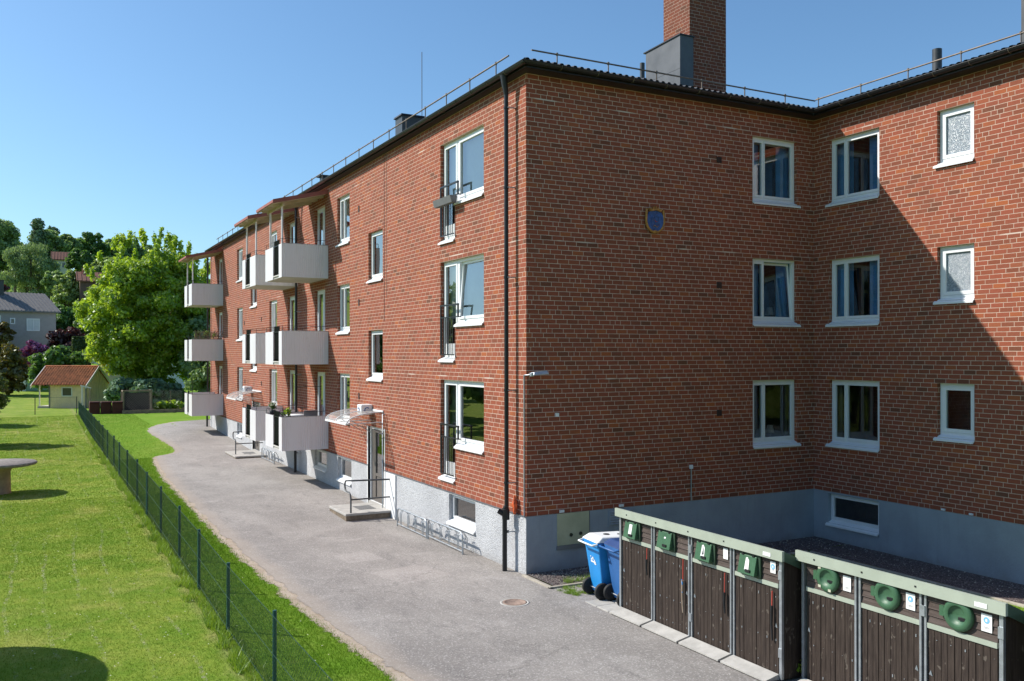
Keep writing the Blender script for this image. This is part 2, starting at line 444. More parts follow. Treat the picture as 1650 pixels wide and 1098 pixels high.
def asphalt_mat():
    k = NT('worn_asphalt')
    o = k.obj(); x, y, z = k.sep(o)
    c = k.mix(k.step(k.noise(.5, 6, .65, vec=k.scale(o, (1, .7, 1))), .3, .7), (.228, .206, .19), (.34, .31, .285))
    c = k.mix(k.math('MULTIPLY', k.step(k.noise(1.6, 6, .7, vec=k.scale(o, (1.6, .6, 1))), .5, .72), .55), c, (.165, .15, .142))
    c = k.mix(k.math('MULTIPLY', k.step(k.noise(.9, 5, .6, vec=k.scale(o, (.8, 1.5, 1))), .55, .75), .5), c, (.42, .385, .36))
    c = k.mix(k.math('MULTIPLY', k.step(k.noise(140, 3, .75), .45, .75), .4), c, (.46, .43, .41))
    c = k.mix(k.math('MULTIPLY', k.step(k.noise(95, 2, .75), .6, .75), .4), c, (.12, .12, .12))
    # dirt along the wall foot
    wl = k.math('MULTIPLY', k.step(k.math('ADD', x, k.math('MULTIPLY', k.noise(2, 4), .6)), -.45, .25), .5)
    wl = k.math('MULTIPLY', wl, k.math('GREATER_THAN', y, 0))
    c = k.mix(wl, c, (.22, .19, .16))
    c = k.mix(k.math('MULTIPLY', k.step(k.noise(2.2, 6, .75, vec=k.scale(o, (2.2, .7, 1))), .56, .66), .4), c, (.15, .135, .13))
    # two rectangular patches
    def patch(cx, cy, w, l, rot, col, f, c):
        dx = k.math('SUBTRACT', x, cx); dy = k.math('SUBTRACT', y, cy)
        a = k.math('ABSOLUTE', k.math('ADD', k.math('MULTIPLY', dx, cos(rot)), k.math('MULTIPLY', dy, sin(rot))))
        b = k.math('ABSOLUTE', k.math('SUBTRACT', k.math('MULTIPLY', dy, cos(rot)), k.math('MULTIPLY', dx, sin(rot))))
        wn = k.math('MULTIPLY', k.noise(6, 3), .12)
        m = k.math('MULTIPLY', k.math('LESS_THAN', k.math('ADD', a, wn), w), k.math('LESS_THAN', k.math('ADD', b, wn), l))
        return k.mix(k.math('MULTIPLY', m, f), c, col)
    c = patch(-1.9, 1.15, .62, .62, .25, (.46, .41, .38), .3, c)
    c = patch(-2.35, 3.0, .45, .5, .1, (.5, .45, .42), .25, c)
    v = k.n('ShaderNodeTexVoronoi'); v.inputs['Scale'].default_value = 55; k.put(v.inputs['Vector'], o)
    c = k.mix(k.math('MULTIPLY', k.step(k.sep(v.outputs['Color'])[0], .55, 1), .4), c, (.16, .155, .15))
    c = k.mix(k.math('MULTIPLY', k.step(k.sep(v.outputs['Color'])[1], .7, 1), .4), c, (.62, .59, .56))
    vc = k.n('ShaderNodeTexVoronoi'); vc.feature = 'DISTANCE_TO_EDGE'; vc.inputs['Scale'].default_value = .38
    wv = k.n('ShaderNodeVectorMath', operation='ADD'); k.put(wv.inputs[0], o); k.put(wv.inputs[1], k.scale(k.noise(1.8, 5, .7, out=1), (.7, .7, .7)))
    k.t.links.new(wv.outputs[0], vc.inputs['Vector'])
    ck = k.math('MULTIPLY', k.math('LESS_THAN', vc.outputs[0], .0045), k.step(k.noise(.4, 3), .45, .55))
    c = k.mix(k.math('MULTIPLY', ck, .4), c, (.12, .11, .10))
    # crumbling outer edge
    d = k.math('ADD', edge_attr(k), k.math('MULTIPLY', k.math('SUBTRACT', k.noise(1.3, 5, .7), .5), .5))
    d = k.math('ADD', d, k.math('MULTIPLY', k.math('SUBTRACT', k.noise(30, 3, .8), .5), .12))
    yf = k.step(y, 22, 26, .02, 0)
    m = k.math('GREATER_THAN', k.math('SUBTRACT', d, yf), .0)
    sf = k.math('MULTIPLY', k.math('SUBTRACT', 1, k.step(d, .05, .5)), .5)
    c = k.mix(sf, c, (.40, .33, .27))
    h = k.math('ADD', k.noise(160, 2, .8), k.math('MULTIPLY', k.noise(3, 3), 1.2))
    b = k.bsdf(c, .85, 0, k.bump(h, .006, .8), .3, finish=False)
    tr = k.n('ShaderNodeBsdfTransparent'); mx = k.n('ShaderNodeMixShader'); k.put(mx.inputs[0], m)
    k.t.links.new(tr.outputs[0], mx.inputs[1]); k.t.links.new(b.outputs[0], mx.inputs[2]); k.out(mx.outputs[0]); return k.m
ASPH = asphalt_mat()
def gravel_mat(name, a, b, c3, sc=55):
    k = NT(name)
    v = k.n('ShaderNodeTexVoronoi'); v.inputs['Scale'].default_value = sc; k.put(v.inputs['Vector'], k.obj())
    cc = k.sep(v.outputs['Color'])
    c = k.ramp(cc[0], [(0, a), (.5, b), (.9, c3), (1, tuple(min(1, q * 1.7) for q in c3))])
    c = k.mix(k.math('MULTIPLY', k.step(v.outputs[0], .3, .6), .6), c, tuple(q * .4 for q in a))
    k.bsdf(c, .9, 0, k.bump(v.outputs[0], .02, 1), .2); return k.m
GRAVD = gravel_mat('bed_gravel', (.11, .09, .085), (.18, .14, .135), (.26, .21, .2), 38)
def sand_col(k):
    c = k.mix(k.step(k.noise(3, 6, .7), .3, .7), (.36, .285, .21), (.48, .40, .32))
    c = k.mix(k.step(k.noise(60, 3, .8), .52, .66, 0, .6), c, (.68, .6, .54))
    return k.mix(k.step(k.noise(75, 2, .8), .60, .7, 0, .7), c, (.20, .15, .11))
def sandy_mat():
    k = NT('sandy_driveway_edge')
    c = sand_col(k); y = k.sep(k.obj())[1]
    w_ = k.step(y, 21, 26, .16, .0)
    d = k.math('ADD', edge_attr(k), k.math('MULTIPLY', k.math('SUBTRACT', k.noise(2.2, 6, .75), .5), .55))
    d = k.math('ADD', d, k.math('MULTIPLY', k.math('SUBTRACT', k.noise(40, 3, .8), .5), .22))
    m = k.math('GREATER_THAN', k.math('ADD', d, w_), .0)
    b = k.bsdf(c, .95, 0, k.bump(k.noise(110, 3), .01, 1), .1, finish=False)
    tr = k.n('ShaderNodeBsdfTransparent'); mx = k.n('ShaderNodeMixShader'); k.put(mx.inputs[0], m)
    k.t.links.new(tr.outputs[0], mx.inputs[1]); k.t.links.new(b.outputs[0], mx.inputs[2]); k.out(mx.outputs[0]); return k.m
SANDY = sandy_mat()

# ground sheet ------------------------------------------------------
def grid_sheet(name, xs, ys, m, dz=0, cut=None):
    nx, ny = len(xs), len(ys)
    vs = [(x, y, gz(x, y) + dz) for y in ys for x in xs]
    fs = [(j * nx + i, j * nx + i + 1, (j + 1) * nx + i + 1, (j + 1) * nx + i) for j in range(ny - 1) for i in range(nx - 1)]
    b = MB(); b.mesh(vs, fs, m, True); o = b.build(name); tag(o, kind='structure'); return o
xs = sorted(set([-900, -500, -300, -200, -150, -100, -70, -50, -40, -30, -25, -20, -16] + [-14 + .5 * i for i in range(33)] + [3, 5, 7.6, 12, 20, 40, 80, 150, 300, 600, 900]))
ys = sorted(set([-900, -400, -200, -100, -60, -40, -30] + [-25 + i for i in range(0, 126)] + list(range(105, 230, 6)) + [240, 300, 400, 600, 900, 1500, 2000]))
tag(grid_sheet('lawn_ground', xs, ys, LAWN), 'mown green lawn reaching back to the hill')

# driveway: outline polygon as strips in y, with left edge from the photograph and rounded turn at the far end
DL = [(-25, -3.1), (-12, -3.4), (-6, -3.85), (-4.1, -4.02), (-3, -4.1), (-.4, -4.27), (3.9, -4.4), (9.5, -4.4), (14, -4.35), (17.4, -4.32), (20, -4.2), (22.3, -4.1), (24.3, -3.9),
      (24.9, -3.3), (25.6, -2.95), (27, -2.85), (29.5, -2.95), (32, -3.05), (34.5, -3.1), (36.5, -2.9), (38.2, -2.3), (39.6, -1.2), (40.6, .4), (41.2, 3), (41.3, 6)]
dly = [q[0] for q in DL]; dlx = [q[1] for q in DL]
def drive(name, m, dx, dz, y0, y1, inner=None, jit=0):
    b = MB(); yy = np.arange(y0, y1 + .01, .25); n = 9; vs = []; fs = []
    for y in yy:
        xl = float(np.interp(y, dly, dlx)) + dx + jit * (random.random() - .5)
        xr = inner(y)
        for i in range(n):
            x = xl + (xr - xl) * i / (n - 1); vs.append((x, y, gz(x, y) + dz))
    for j in range(len(yy) - 1):
        for i in range(n - 1): fs.append((j * n + i, j * n + i + 1, (j + 1) * n + i + 1, (j + 1) * n + i))
    b.mesh(vs, fs, m, True); o = b.build(name)
    at_ = o.data.attributes.new('edge', 'FLOAT', 'POINT')
    dd = []
    for y in yy:
        xl = float(np.interp(y, dly, dlx)); 
        for i in range(n): dd.append(vs[len(dd)][0] - xl)
    at_.data.foreach_set('value', dd)
    return tag(o, kind='structure')
def inner(y):
    if y < -1.1: return 1.6
    if y < .02: return -.03
    if y < 35.2: return .04
    return .04 + (y - 35.2) * 1.2
def sandw(y): return float(np.interp(y, dly, dlx)) + .35
drive('sandy_verge', SANDY, -.55, .006, -20, 41.2, lambda y: sandw(y) + .2, 0)
drive('driveway', ASPH, -.2, .012, -20, 41.2, inner, 0)

# gravel beds with kerb along the shaded courtyard walls
b = MB()
for (x0, x1, y0, y1) in ((.0, 7.55, -1.0, 0.02), (6.35, 7.56, -14, -1.0)):
    nx = max(2, int((x1 - x0) / .3)); ny = max(2, int((y1 - y0) / .3))
    vs = [(x0 + (x1 - x0) * i / nx, y0 + (y1 - y0) * j / ny, -1.095 + .012 * random.random()) for j in range(ny + 1) for i in range(nx + 1)]
    b.mesh(vs, [(j * (nx + 1) + i, j * (nx + 1) + i + 1, (j + 1) * (nx + 1) + i + 1, (j + 1) * (nx + 1) + i) for j in range(ny) for i in range(nx)], GRAVD, True)
tag(b.build('gravel_bed'), kind='structure')
b = MB()
b.box(-.11, -.03, -1.08, .0, -1.22, -1.085, KERBM); b.box(-.11, 6.27, -1.08, -1.0, -1.22, -1.087, KERBM); b.box(6.27, 6.35, -14, -1.08, -1.22, -1.089, KERBM)
o = tag(b.build('bed_kerb', bevel=.01), kind='structure')
# paving slabs under the bins
b = MB()
for i in range(2):
    for j in range(4):
        x = -.02 + i * .42; y = -1.72 - j * .36
        if i == 0 and j == 0: continue
        b.box(x + .01, x + .4, y - .35, y - .01, -1.2, -1.108 + .004 * ((i * 3 + j) % 3), CONC)
tag(b.build('paving_slabs', bevel=.006), kind='structure')

# loose stones in the gravel bed
V = []
for i in range(2600):
    if i % 3: x = random.uniform(.02, 7.4); y = random.uniform(-.98, -.02)
    else: x = random.uniform(6.4, 7.5); y = random.uniform(-6.5, -1)
    if i % 2 == 0: x = random.uniform(.02, 2.6); y = random.uniform(-.98, -.02)
    V.append((x, y))
bs = MB()
cube = [(-1, -1, 0), (1, -1, 0), (1, 1, 0), (-1, 1, 0), (0, 0, 1)]
for (x, y) in V:
    r = random.uniform(.01, .02); a = random.random() * 6.3; z = -1.092
    p = [(x + r * (cos(a) * c[0] - sin(a) * c[1]), y + r * (sin(a) * c[0] + cos(a) * c[1]) * .7, z + c[2] * r * 1.1) for c in cube]
    bs.mesh(p, [(0, 1, 4), (1, 2, 4), (2, 3, 4), (3, 0, 4)], random.choice([GRAVD, GRAVD, KERBM, STONE]))
tag(bs.build('gravel_stones'), 'small reddish grey stones in the bed along the wall foot', 'gravel', kind='stuff')

# manhole cover
t = thing('manhole_cover', 'round rusty manhole cover set in the asphalt drive', 'manhole cover', (-1.08, -1.55, -1.115))
RUST = mat('rusty_iron', (.28, .20, .16), .8, var=.3, scale=14, bump=.003)
b = MB(); b.lathe((-1.08, -1.55, -1.115), [(.21, -.02), (.21, .004), (.175, .006), (.17, .001), (0.001, .003)], RUST); b.build('cover', t)
b = MB(); b.lathe((-1.08, -1.55, -1.115), [(.255, -.02), (.25, .001), (.212, .003), (.212, -.02)], CONC); b.build('collar', t)

# ------------------------------------------------------------------ the apartment building
BLD = thing('apartment_building', 'long three storey red brick apartment building with grey plinth, white windows and balconies', 'building', (7.0, 10.0, -1.12))
T3, T2, T1 = 7.92, 5.22, 2.52
W = 7.551; ZT = 8.52; YE = 34.75; XB = 13.5
def facade(mb, m, fn, a0, a1, z0, z1, holes, depth):
    A = sorted(set([a0, a1] + [h[i] for h in holes for i in (0, 1)])); Zs = sorted(set([z0, z1] + [h[i] for h in holes for i in (2, 3)]))
    A = [a for a in A if a0 <= a <= a1]; Zs = [z for z in Zs if z0 <= z <= z1]
    inh = lambda a, z: any(h[0] < a < h[1] and h[2] < z < h[3] for h in holes)
    for i in range(len(A) - 1):
        for j in range(len(Zs) - 1):
            ac, zc = (A[i] + A[i + 1]) / 2, (Zs[j] + Zs[j + 1]) / 2
            if inh(ac, zc): continue
            mb.face([fn(A[i], Zs[j], 0), fn(A[i + 1], Zs[j], 0), fn(A[i + 1], Zs[j + 1], 0), fn(A[i], Zs[j + 1], 0)], m)
            # reveals against holes
            for (aa, za, p, q) in ((A[i] - 1e-3, zc, (A[i], Zs[j]), (A[i], Zs[j + 1])), (A[i + 1] + 1e-3, zc, (A[i + 1], Zs[j]), (A[i + 1], Zs[j + 1])),
                                   (ac, Zs[j] - 1e-3, (A[i], Zs[j]), (A[i + 1], Zs[j])), (ac, Zs[j + 1] + 1e-3, (A[i], Zs[j + 1]), (A[i + 1], Zs[j + 1]))):
                if a0 < aa < a1 and z0 < za < z1 and inh(aa, za):
                    mb.face([fn(*p, 0), fn(*q, 0), fn(*q, depth), fn(*p, depth)], m)
fL = lambda a, z, d: (d, a, z)
fG = lambda a, z, d: (a, d, z)
fR = lambda a, z, d: (W + d, a, z)
fLp = lambda a, z, d: (d - .012, a, z)
fGp = lambda a, z, d: (a, d - .012, z)
fRp = lambda a, z, d: (W + d - .012, a, z)
RD = .11
LH = []
for T in (T3, T2, T1):
    LH += [(1.83, 3.29, T - 1.44, T), (3.29, 4.10, T - 2.23, T)]          # french balcony windows
    LH += [(10.87, 12.1, T - 1.44, T), (19.92, 21.2, T - 1.44, T), (26.4, 27.65, T - 1.44, T)]
    LH += [(13.42, 14.62, T - 2.3, T), (17.07, 18.3, T - 2.3, T), (31.35, 32.65, T - 2.3, T)]
for z0 in (5.16, 2.43): LH += [(8.0, 9.17, z0, z0 + 1.335), (23.5, 24.7, z0, z0 + 1.335)]
DOORS = [(7.86, 9.2), (22.9, 24.3)]
DH = [(a, c, -.02, 1.1) for a, c in DOORS]
b = MB(); facade(b, BRICK, fL, 0, YE, 0, ZT, LH + DH, RD)
GH = [(5.70, 7.035, T - 1.44, T) for T in (T3, T2, T1)]
facade(b, BRICK, fG, 0, W, 0, ZT, GH, RD)
RH = [(-1.825, -.455, T - 1.44, T) for T in (T3, T2, T1)] + [(-4.01, -3.21, T - 1.07, T) for T in (T3, T2, T1)] + [(-7.6, -6.2, T - 1.44, T) for T in (T3, T2, T1)]
facade(b, BRICK, fR, -13, 0, 0, ZT, RH, RD)
b.face([(0, YE, -1.5), (XB, YE, -1.5), (XB, YE, ZT), (0, YE, ZT)], BRICK)
b.face([(XB, YE, -1.5), (XB, 0, -1.5), (XB, 0, ZT), (XB, YE, ZT)], BRICK)
b.face([(XB, 0, -1.5), (19, 0, -1.5), (19, 0, ZT), (XB, 0, ZT)], BRICK)
b.face([(19, 0, -1.5), (19, -13, -1.5), (19, -13, ZT), (19, 0, ZT)], BRICK)
b.face([(W, -13, -1.5), (19, -13, -1.5), (19, -13, ZT), (W, -13, ZT)], BRICK)
b.build('brick_wall', BLD)
# plinth
b = MB()
PW = [(2.22, 3.6, -.66, -.04), (10.68, 12.02, -.72, -.04), (13.23, 14.6, -.62, -.04), (26.5, 27.6, -.62, -.04)]
facade(b, STUCCO, fLp, -.012, YE, -1.6, 0, PW + [(a, c, -1.6, 0.0) for a, c in DOORS], RD)
facade(b, PAINTPL, fGp, -.012, W, -1.6, 0, [], RD)
PR = [(-1.82, -.44, -.7, -.04)]
facade(b, PAINTPL, fRp, -13, 0, -1.6, 0, PR, RD)
b.build('plinth', BLD)
b = MB()   # drip flashing between plinth and brick
segs = [(-.02, DOORS[0][0]), (DOORS[0][1], DOORS[1][0]), (DOORS[1][1], YE)]
for a, c in segs: b.box(-.035, 0.0, a, c, -.004, .006, GREYSHEET)
b.box(-.035, -.024, -.02, .02, -.02, .006, GREYSHEET)
b.build('drip_flashing', BLD)

# windows -----------------------------------------------------------
def frame_box(b, fn, a0, a1, z0, z1, d0, d1, m):
    p = [fn(a0, z0, d0), fn(a1, z0, d0), fn(a1, z0, d1), fn(a0, z0, d1), fn(a0, z1, d0), fn(a1, z1, d0), fn(a1, z1, d1), fn(a0, z1, d1)]
    b.hexa(p, m)
def ring(b, fn, a0, a1, z0, z1, t, d0, d1, m, tb=None, tt=None, tr=None):
    tb = t if tb is None else tb; tt = t if tt is None else tt; tr = t if tr is None else tr
    frame_box(b, fn, a0, a0 + t, z0, z1, d0, d1, m); frame_box(b, fn, a1 - tr, a1, z0, z1, d0, d1, m)
    frame_box(b, fn, a0 + t, a1 - tr, z0, z0 + tb, d0, d1, m); frame_box(b, fn, a0 + t, a1 - tr, z1 - tt, z1, d0, d1, m)
def pane(fn, a0, a1, z0, z1, d, par, m=None, name='pane', tilt=0):
    b = MB(); P4 = [Vector(fn(a0, z0, d)), Vector(fn(a1, z0, d)), Vector(fn(a1, z1, d + tilt)), Vector(fn(a0, z1, d + tilt))]
    nv = (P4[1] - P4[0]).cross(P4[2] - P4[0]); ov = Vector(fn(a0, z0, d - 1)) - P4[0]
    if nv.dot(ov) < 0: P4 = P4[::-1]
    b.face(P4, m or GLASS); return b.build(name, par)
def room(fn, a0, a1, z0, z1, par, curtains=0, blind=0, ccol=None, depth=1.6, lamp=0):
    b = MB(); d0, d1 = RD + .08, depth; e = .35
    A0, A1, Z0, Z1 = a0 - e, a1 + e, z0 - .1, z1 + .15
    b.face([fn(A0, Z0, d1), fn(A1, Z0, d1), fn(A1, Z1, d1), fn(A0, Z1, d1)], INTER)
    b.face([fn(A0, Z0, d0), fn(A0, Z0, d1), fn(A0, Z1, d1), fn(A0, Z1, d0)], INTER)
    b.face([fn(A1, Z0, d0), fn(A1, Z0, d1), fn(A1, Z1, d1), fn(A1, Z1, d0)], INTER)
    b.face([fn(A0, Z0, d0), fn(A1, Z0, d0), fn(A1, Z0, d1), fn(A0, Z0, d1)], INTER)
    b.face([fn(A0, Z1, d0), fn(A1, Z1, d0), fn(A1, Z1, d1), fn(A0, Z1, d1)], INTER)
    # the inside face of the outer wall around the opening
    for q in ((A0, a0, Z0, Z1), (a1, A1, Z0, Z1), (a0, a1, Z0, z0), (a0, a1, z1, Z1)):
        b.face([fn(q[0], q[2], d0), fn(q[1], q[2], d0), fn(q[1], q[3], d0), fn(q[0], q[3], d0)], INTER)
    b.build('room_interior', par)
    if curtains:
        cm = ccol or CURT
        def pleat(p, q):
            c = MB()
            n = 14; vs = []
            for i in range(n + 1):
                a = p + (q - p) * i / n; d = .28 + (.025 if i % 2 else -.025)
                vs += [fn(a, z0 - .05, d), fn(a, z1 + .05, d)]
            c.mesh(vs, [(2 * i, 2 * i + 2, 2 * i + 3, 2 * i + 1) for i in range(n)], cm); c.build('curtain', par)  # pale ones are curtains, blue ones stand in for reflected sky
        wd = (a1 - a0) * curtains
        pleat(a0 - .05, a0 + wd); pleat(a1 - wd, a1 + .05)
    if blind:
        c = MB(); c.face([fn(a0, z1 - blind, .24), fn(a1, z1 - blind, .24), fn(a1, z1, .24), fn(a0, z1, .24)], BLIND); c.build('blind', par)
    if lamp:
        c = MB(); a = a0 + (a1 - a0) * lamp; s_ = 1
        for (r, z, h) in ((.03, z0, .22),): 
            p = fn(a, z, .45); c.cyl(p, .012, .25, BLACK, 6)
            c.lathe((p[0], p[1], p[2] + .22), [(.10, 0), (.06, .17)], CURT)
        c.build('table_lamp', par)
def sill(fn, a0, a1, z, par, out=.05, l=.05, r=.02, flip=1):
    b = MB(); z1 = z
    p = [fn(a0 - l, z1 - .075, -out), fn(a1 + r, z1 - .075, -out), fn(a1 + r, z1 - .05, RD - .01), fn(a0 - l, z1 - .05, RD - .01),
         fn(a0 - l, z1 - .045, -out), fn(a1 + r, z1 - .045, -out), fn(a1 + r, z1 + .012, RD - .01), fn(a0 - l, z1 + .012, RD - .01)]
    # clip the end pieces to the reveal: the upstand only outside the wall
    b.hexa([fn(a0 - l, z - .07, -out), fn(a1 + r, z - .07, -out), fn(a1 + r, z - .03, -.003), fn(a0 - l, z - .03, -.003),
            fn(a0 - l, z - .035, -out), fn(a1 + r, z - .035, -out), fn(a1 + r, z - .002, -.003), fn(a0 - l, z - .002, -.003)], WHITE)
    b.hexa([fn(a0 + .002, z + .002, -.004), fn(a1 - .002, z + .002, -.004), fn(a1 - .002, z + .004, RD - .02), fn(a0 + .002, z + .004, RD - .02),
            fn(a0 + .002, z + .012, -.004), fn(a1 - .002, z + .012, -.004), fn(a1 - .002, z + .05, RD - .02), fn(a0 + .002, z + .05, RD - .02)], WHITE)
    b.build('window_sill', par)
def window(fn, a0, a1, z0, z1, mull=None, opened=None, label=None, name='window', wide=None, dosill=True, roomkw=None, frost=False, l=.05, r=.02, fr=.055, ca=.055, skiproom=False, tiltpane=0):
    """two nested frames (outer, sash), mullion at mull (a), panes"""
    b = MB(); g = .003
    zb = z0 + (.045 if dosill else g)
    ring(b, fn, a0 + g, a1 - g, zb, z1 - g, fr, RD - .02, RD + .07, WHITE)
    if mull is None: spans = [(a0 + fr, a1 - fr)]
    else:
        mw = .022
        frame_box(b, fn, mull - mw, mull + mw, zb + fr, z1 - fr, RD - .018, RD + .068, WHITE)
        spans = [(a0 + fr, mull - mw), (mull + mw, a1 - fr)]
    o = b.build(name, BLD)
    if label: o['label'] = label
    for i, (p, q) in enumerate(spans):
        s = MB()
        t0 = 0
        sf = fn
        if opened == i:   # tilted inward at the top -> the sash leans; seen as outward tilted bottom
            def sf(a, z, d, fn=fn): return fn(a, z, d + (z - zb) * .085)
        cl_, cr_ = (ca if i == 0 else .02), (ca if i == len(spans) - 1 else .02)
        ring(s, sf, p + .004, q - .004, zb + fr + .004, z1 - fr - .004, cl_, RD - .03 if opened != i else RD - .0, RD + .03, WHITE, tb=ca, tt=ca, tr=cr_)
        s.build('sash', o)
        dd = RD + .005
        f0 = sf
        pane(f0, p + cl_, q - cr_, zb + fr + ca, z1 - fr - ca, dd, o, FROST if frost else GLASS)
    if dosill: sill(fn, a0, a1, z0, o, l=l, r=r)
    if not skiproom and not frost: room(fn, a0, a1, z0, z1, o, **(roomkw or {}))
    return o

# gable windows (open sash on the middle floor)
fl = {T3: 'top floor', T2: 'middle floor', T1: 'ground floor'}
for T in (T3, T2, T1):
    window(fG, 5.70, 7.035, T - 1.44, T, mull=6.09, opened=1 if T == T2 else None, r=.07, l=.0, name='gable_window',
           roomkw=dict(curtains=.3 if T != T1 else .1, ccol=SKYREFL if T != T1 else CURT, lamp=.7 if T != T3 else 0, blind=0 if T != T3 else .12))  # upper floors get blue sheets in place of a sky reflection
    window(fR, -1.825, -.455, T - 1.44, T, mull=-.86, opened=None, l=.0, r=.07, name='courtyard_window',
           roomkw=dict(curtains=.34 if T != T1 else .1, ccol=SKYREFL if T != T1 else CURT, lamp=.25 if T == T2 else 0, blind=.1 if T == T3 else 0))
    window(fR, -4.01, -3.21, T - 1.07, T, frost=(T != T1), l=0, r=.06, name='bathroom_window', fr=.06, ca=.07, roomkw=dict(depth=.8),
           label='small window with patterned bathroom glass' if T != T1 else 'small window with plain dark glass')
    window(fR, -7.6, -6.2, T - 1.44, T, mull=-6.6, l=0, r=.07, name='courtyard_window', roomkw=dict(curtains=.2))
window(fRp, -1.82, -.44, -.7, -.04, name='basement_window', l=0, r=.05, fr=.05, ca=.035)
# left facade
def french(T, planter=False, opened=False, n=0):
    g = .003; a0, am, a1 = 1.83, 3.29, 4.10; zl, zw, zt = T - 2.23, T - 1.44, T
    b = MB(); fr = .06
    ring(b, fL, a0 + g, am, zw + .045, zt - g, fr, RD - .02, RD + .07, WHITE)
    ring(b, fL, am + .002, a1 - g, zl + .045, zt - g, fr, RD - .021, RD + .069, WHITE)
    o = b.build('french_window', BLD)
    s = MB()
    def sf(a, z, d): return fL(a, z, d + ((z - zw) * .07 if opened else 0) - (.015 if opened else 0))
    ring(s, sf, a0 + fr, am - fr, zw + .045 + fr, zt - fr, .06, RD - .035, RD + .03, WHITE)
    s.build('sash', o)
    pane(sf, a0 + .12, am - .12, zw + .165, zt - .12, RD, o)
    s = MB(); ring(s, fL, am + fr + .004, a1 - fr, zl + .045 + fr, zt - fr, .055, RD - .03, RD + .03, WHITE, tb=.25)
    s.build('balcony_door_leaf', o); pane(fL, am + .12, a1 - .12, zl + .36, zt - .12, RD + .004, o)
    sill(fL, a0, am - .03, zw, o, l=.0, r=.0); sill(fL, am + .0, a1, zl, o, l=0, r=.05)
    room(fL, a0, a1, zw, zt, o, curtains=.12, blind=1.3 if n != 2 else 0, depth=1.8)
    # railing of black bars
    r = MB(); x = -.05
    y0, y1 = 3.0, 3.98; zt_ = zl + 1.2; zm = zl + .93; zb = zl + .09
    r.box(x - .02, x + .02, y0, y1, zt_, zt_ + .035, BLACK); r.box(x - .012, x + .012, y0, y1, zm, zm + .025, BLACK); r.box(x - .012, x + .012, y0 + .25, y1, zb, zb + .025, BLACK)
    r.box(x - .015, x + .015, y0, y0 + .03, zm, zt_, BLACK); r.box(x - .015, x + .015, y1 - .03, y1, zb, zt_, BLACK)
    r.box(x, .02, y0, y0 + .025, zm, zm + .022, BLACK); r.box(x, .02, y1 - .025, y1, zm + .03, zm + .052, BLACK)
    for i in range(7):
        y = y0 + .29 + i * (y1 - y0 - .31) / 6.6; r.box(x - .008, x + .008, y, y + .016, zb + .02, zm + .002, BLACK)
    r.build('window_railing', o)
    return o
french(T3, True, False, 0); french(T2, False, True, 1); french(T1, False, False, 2)
for T in (T3, T2, T1):
    for (a, c, mm) in ((10.87, 12.1, 11.65), (19.92, 21.2, 20.75), (26.4, 27.65, 27.2)):
        window(fL, a, c, T - 1.44, T, mull=mm, l=.0, r=.07, roomkw=dict(curtains=.15, blind=.7 if (T == T3 and a < 12) else (.35 if T == T2 else 0)))
for z0 in (5.16, 2.43):
    for (a, c) in ((8.0, 9.17), (23.5, 24.7)):
        window(fL, a, c, z0, z0 + 1.335, l=0, r=.07, name='stair_window', roomkw=dict(curtains=0))
for (a, c, z0, z1) in PW:
    window(fLp, a, c, z0, z1, name='basement_window', l=0, r=.05, fr=.045, ca=.03, roomkw=dict(depth=.6, curtains=0))
# balcony doors
for T in (T3, T2, T1):
    for (a, c) in ((13.42, 14.62), (17.07, 18.3), (31.35, 32.65)):
        z0 = T - 2.3
        b = MB(); ring(b, fL, a + .003, c - .003, z0, T - .003, .06, RD - .02, RD + .06, WHITE)
        m = a + .42; frame_box(b, fL, m - .03, m + .03, z0 + .06, T - .06, RD - .018, RD + .058, WHITE)
        o = b.build('balcony_door', BLD)
        s = MB(); ring(s, fL, m + .034, c - .064, z0 + .064, T - .064, .07, RD - .03, RD + .02, WHITE, tb=.5); s.build('door_leaf', o)
        pane(fL, m + .1, c - .13, z0 + .56, T - .13, RD, o); pane(fL, a + .06, m - .03, z0 + .06, T - .06, RD, o)
        s = MB(); frame_box(s, fL, m + .05, m + .075, z0 + 1.0, z0 + 1.14, RD - .06, RD - .03, GALV); s.build('handle', o)
        room(fL, a, c, z0, T, o, curtains=.25, depth=1.4)

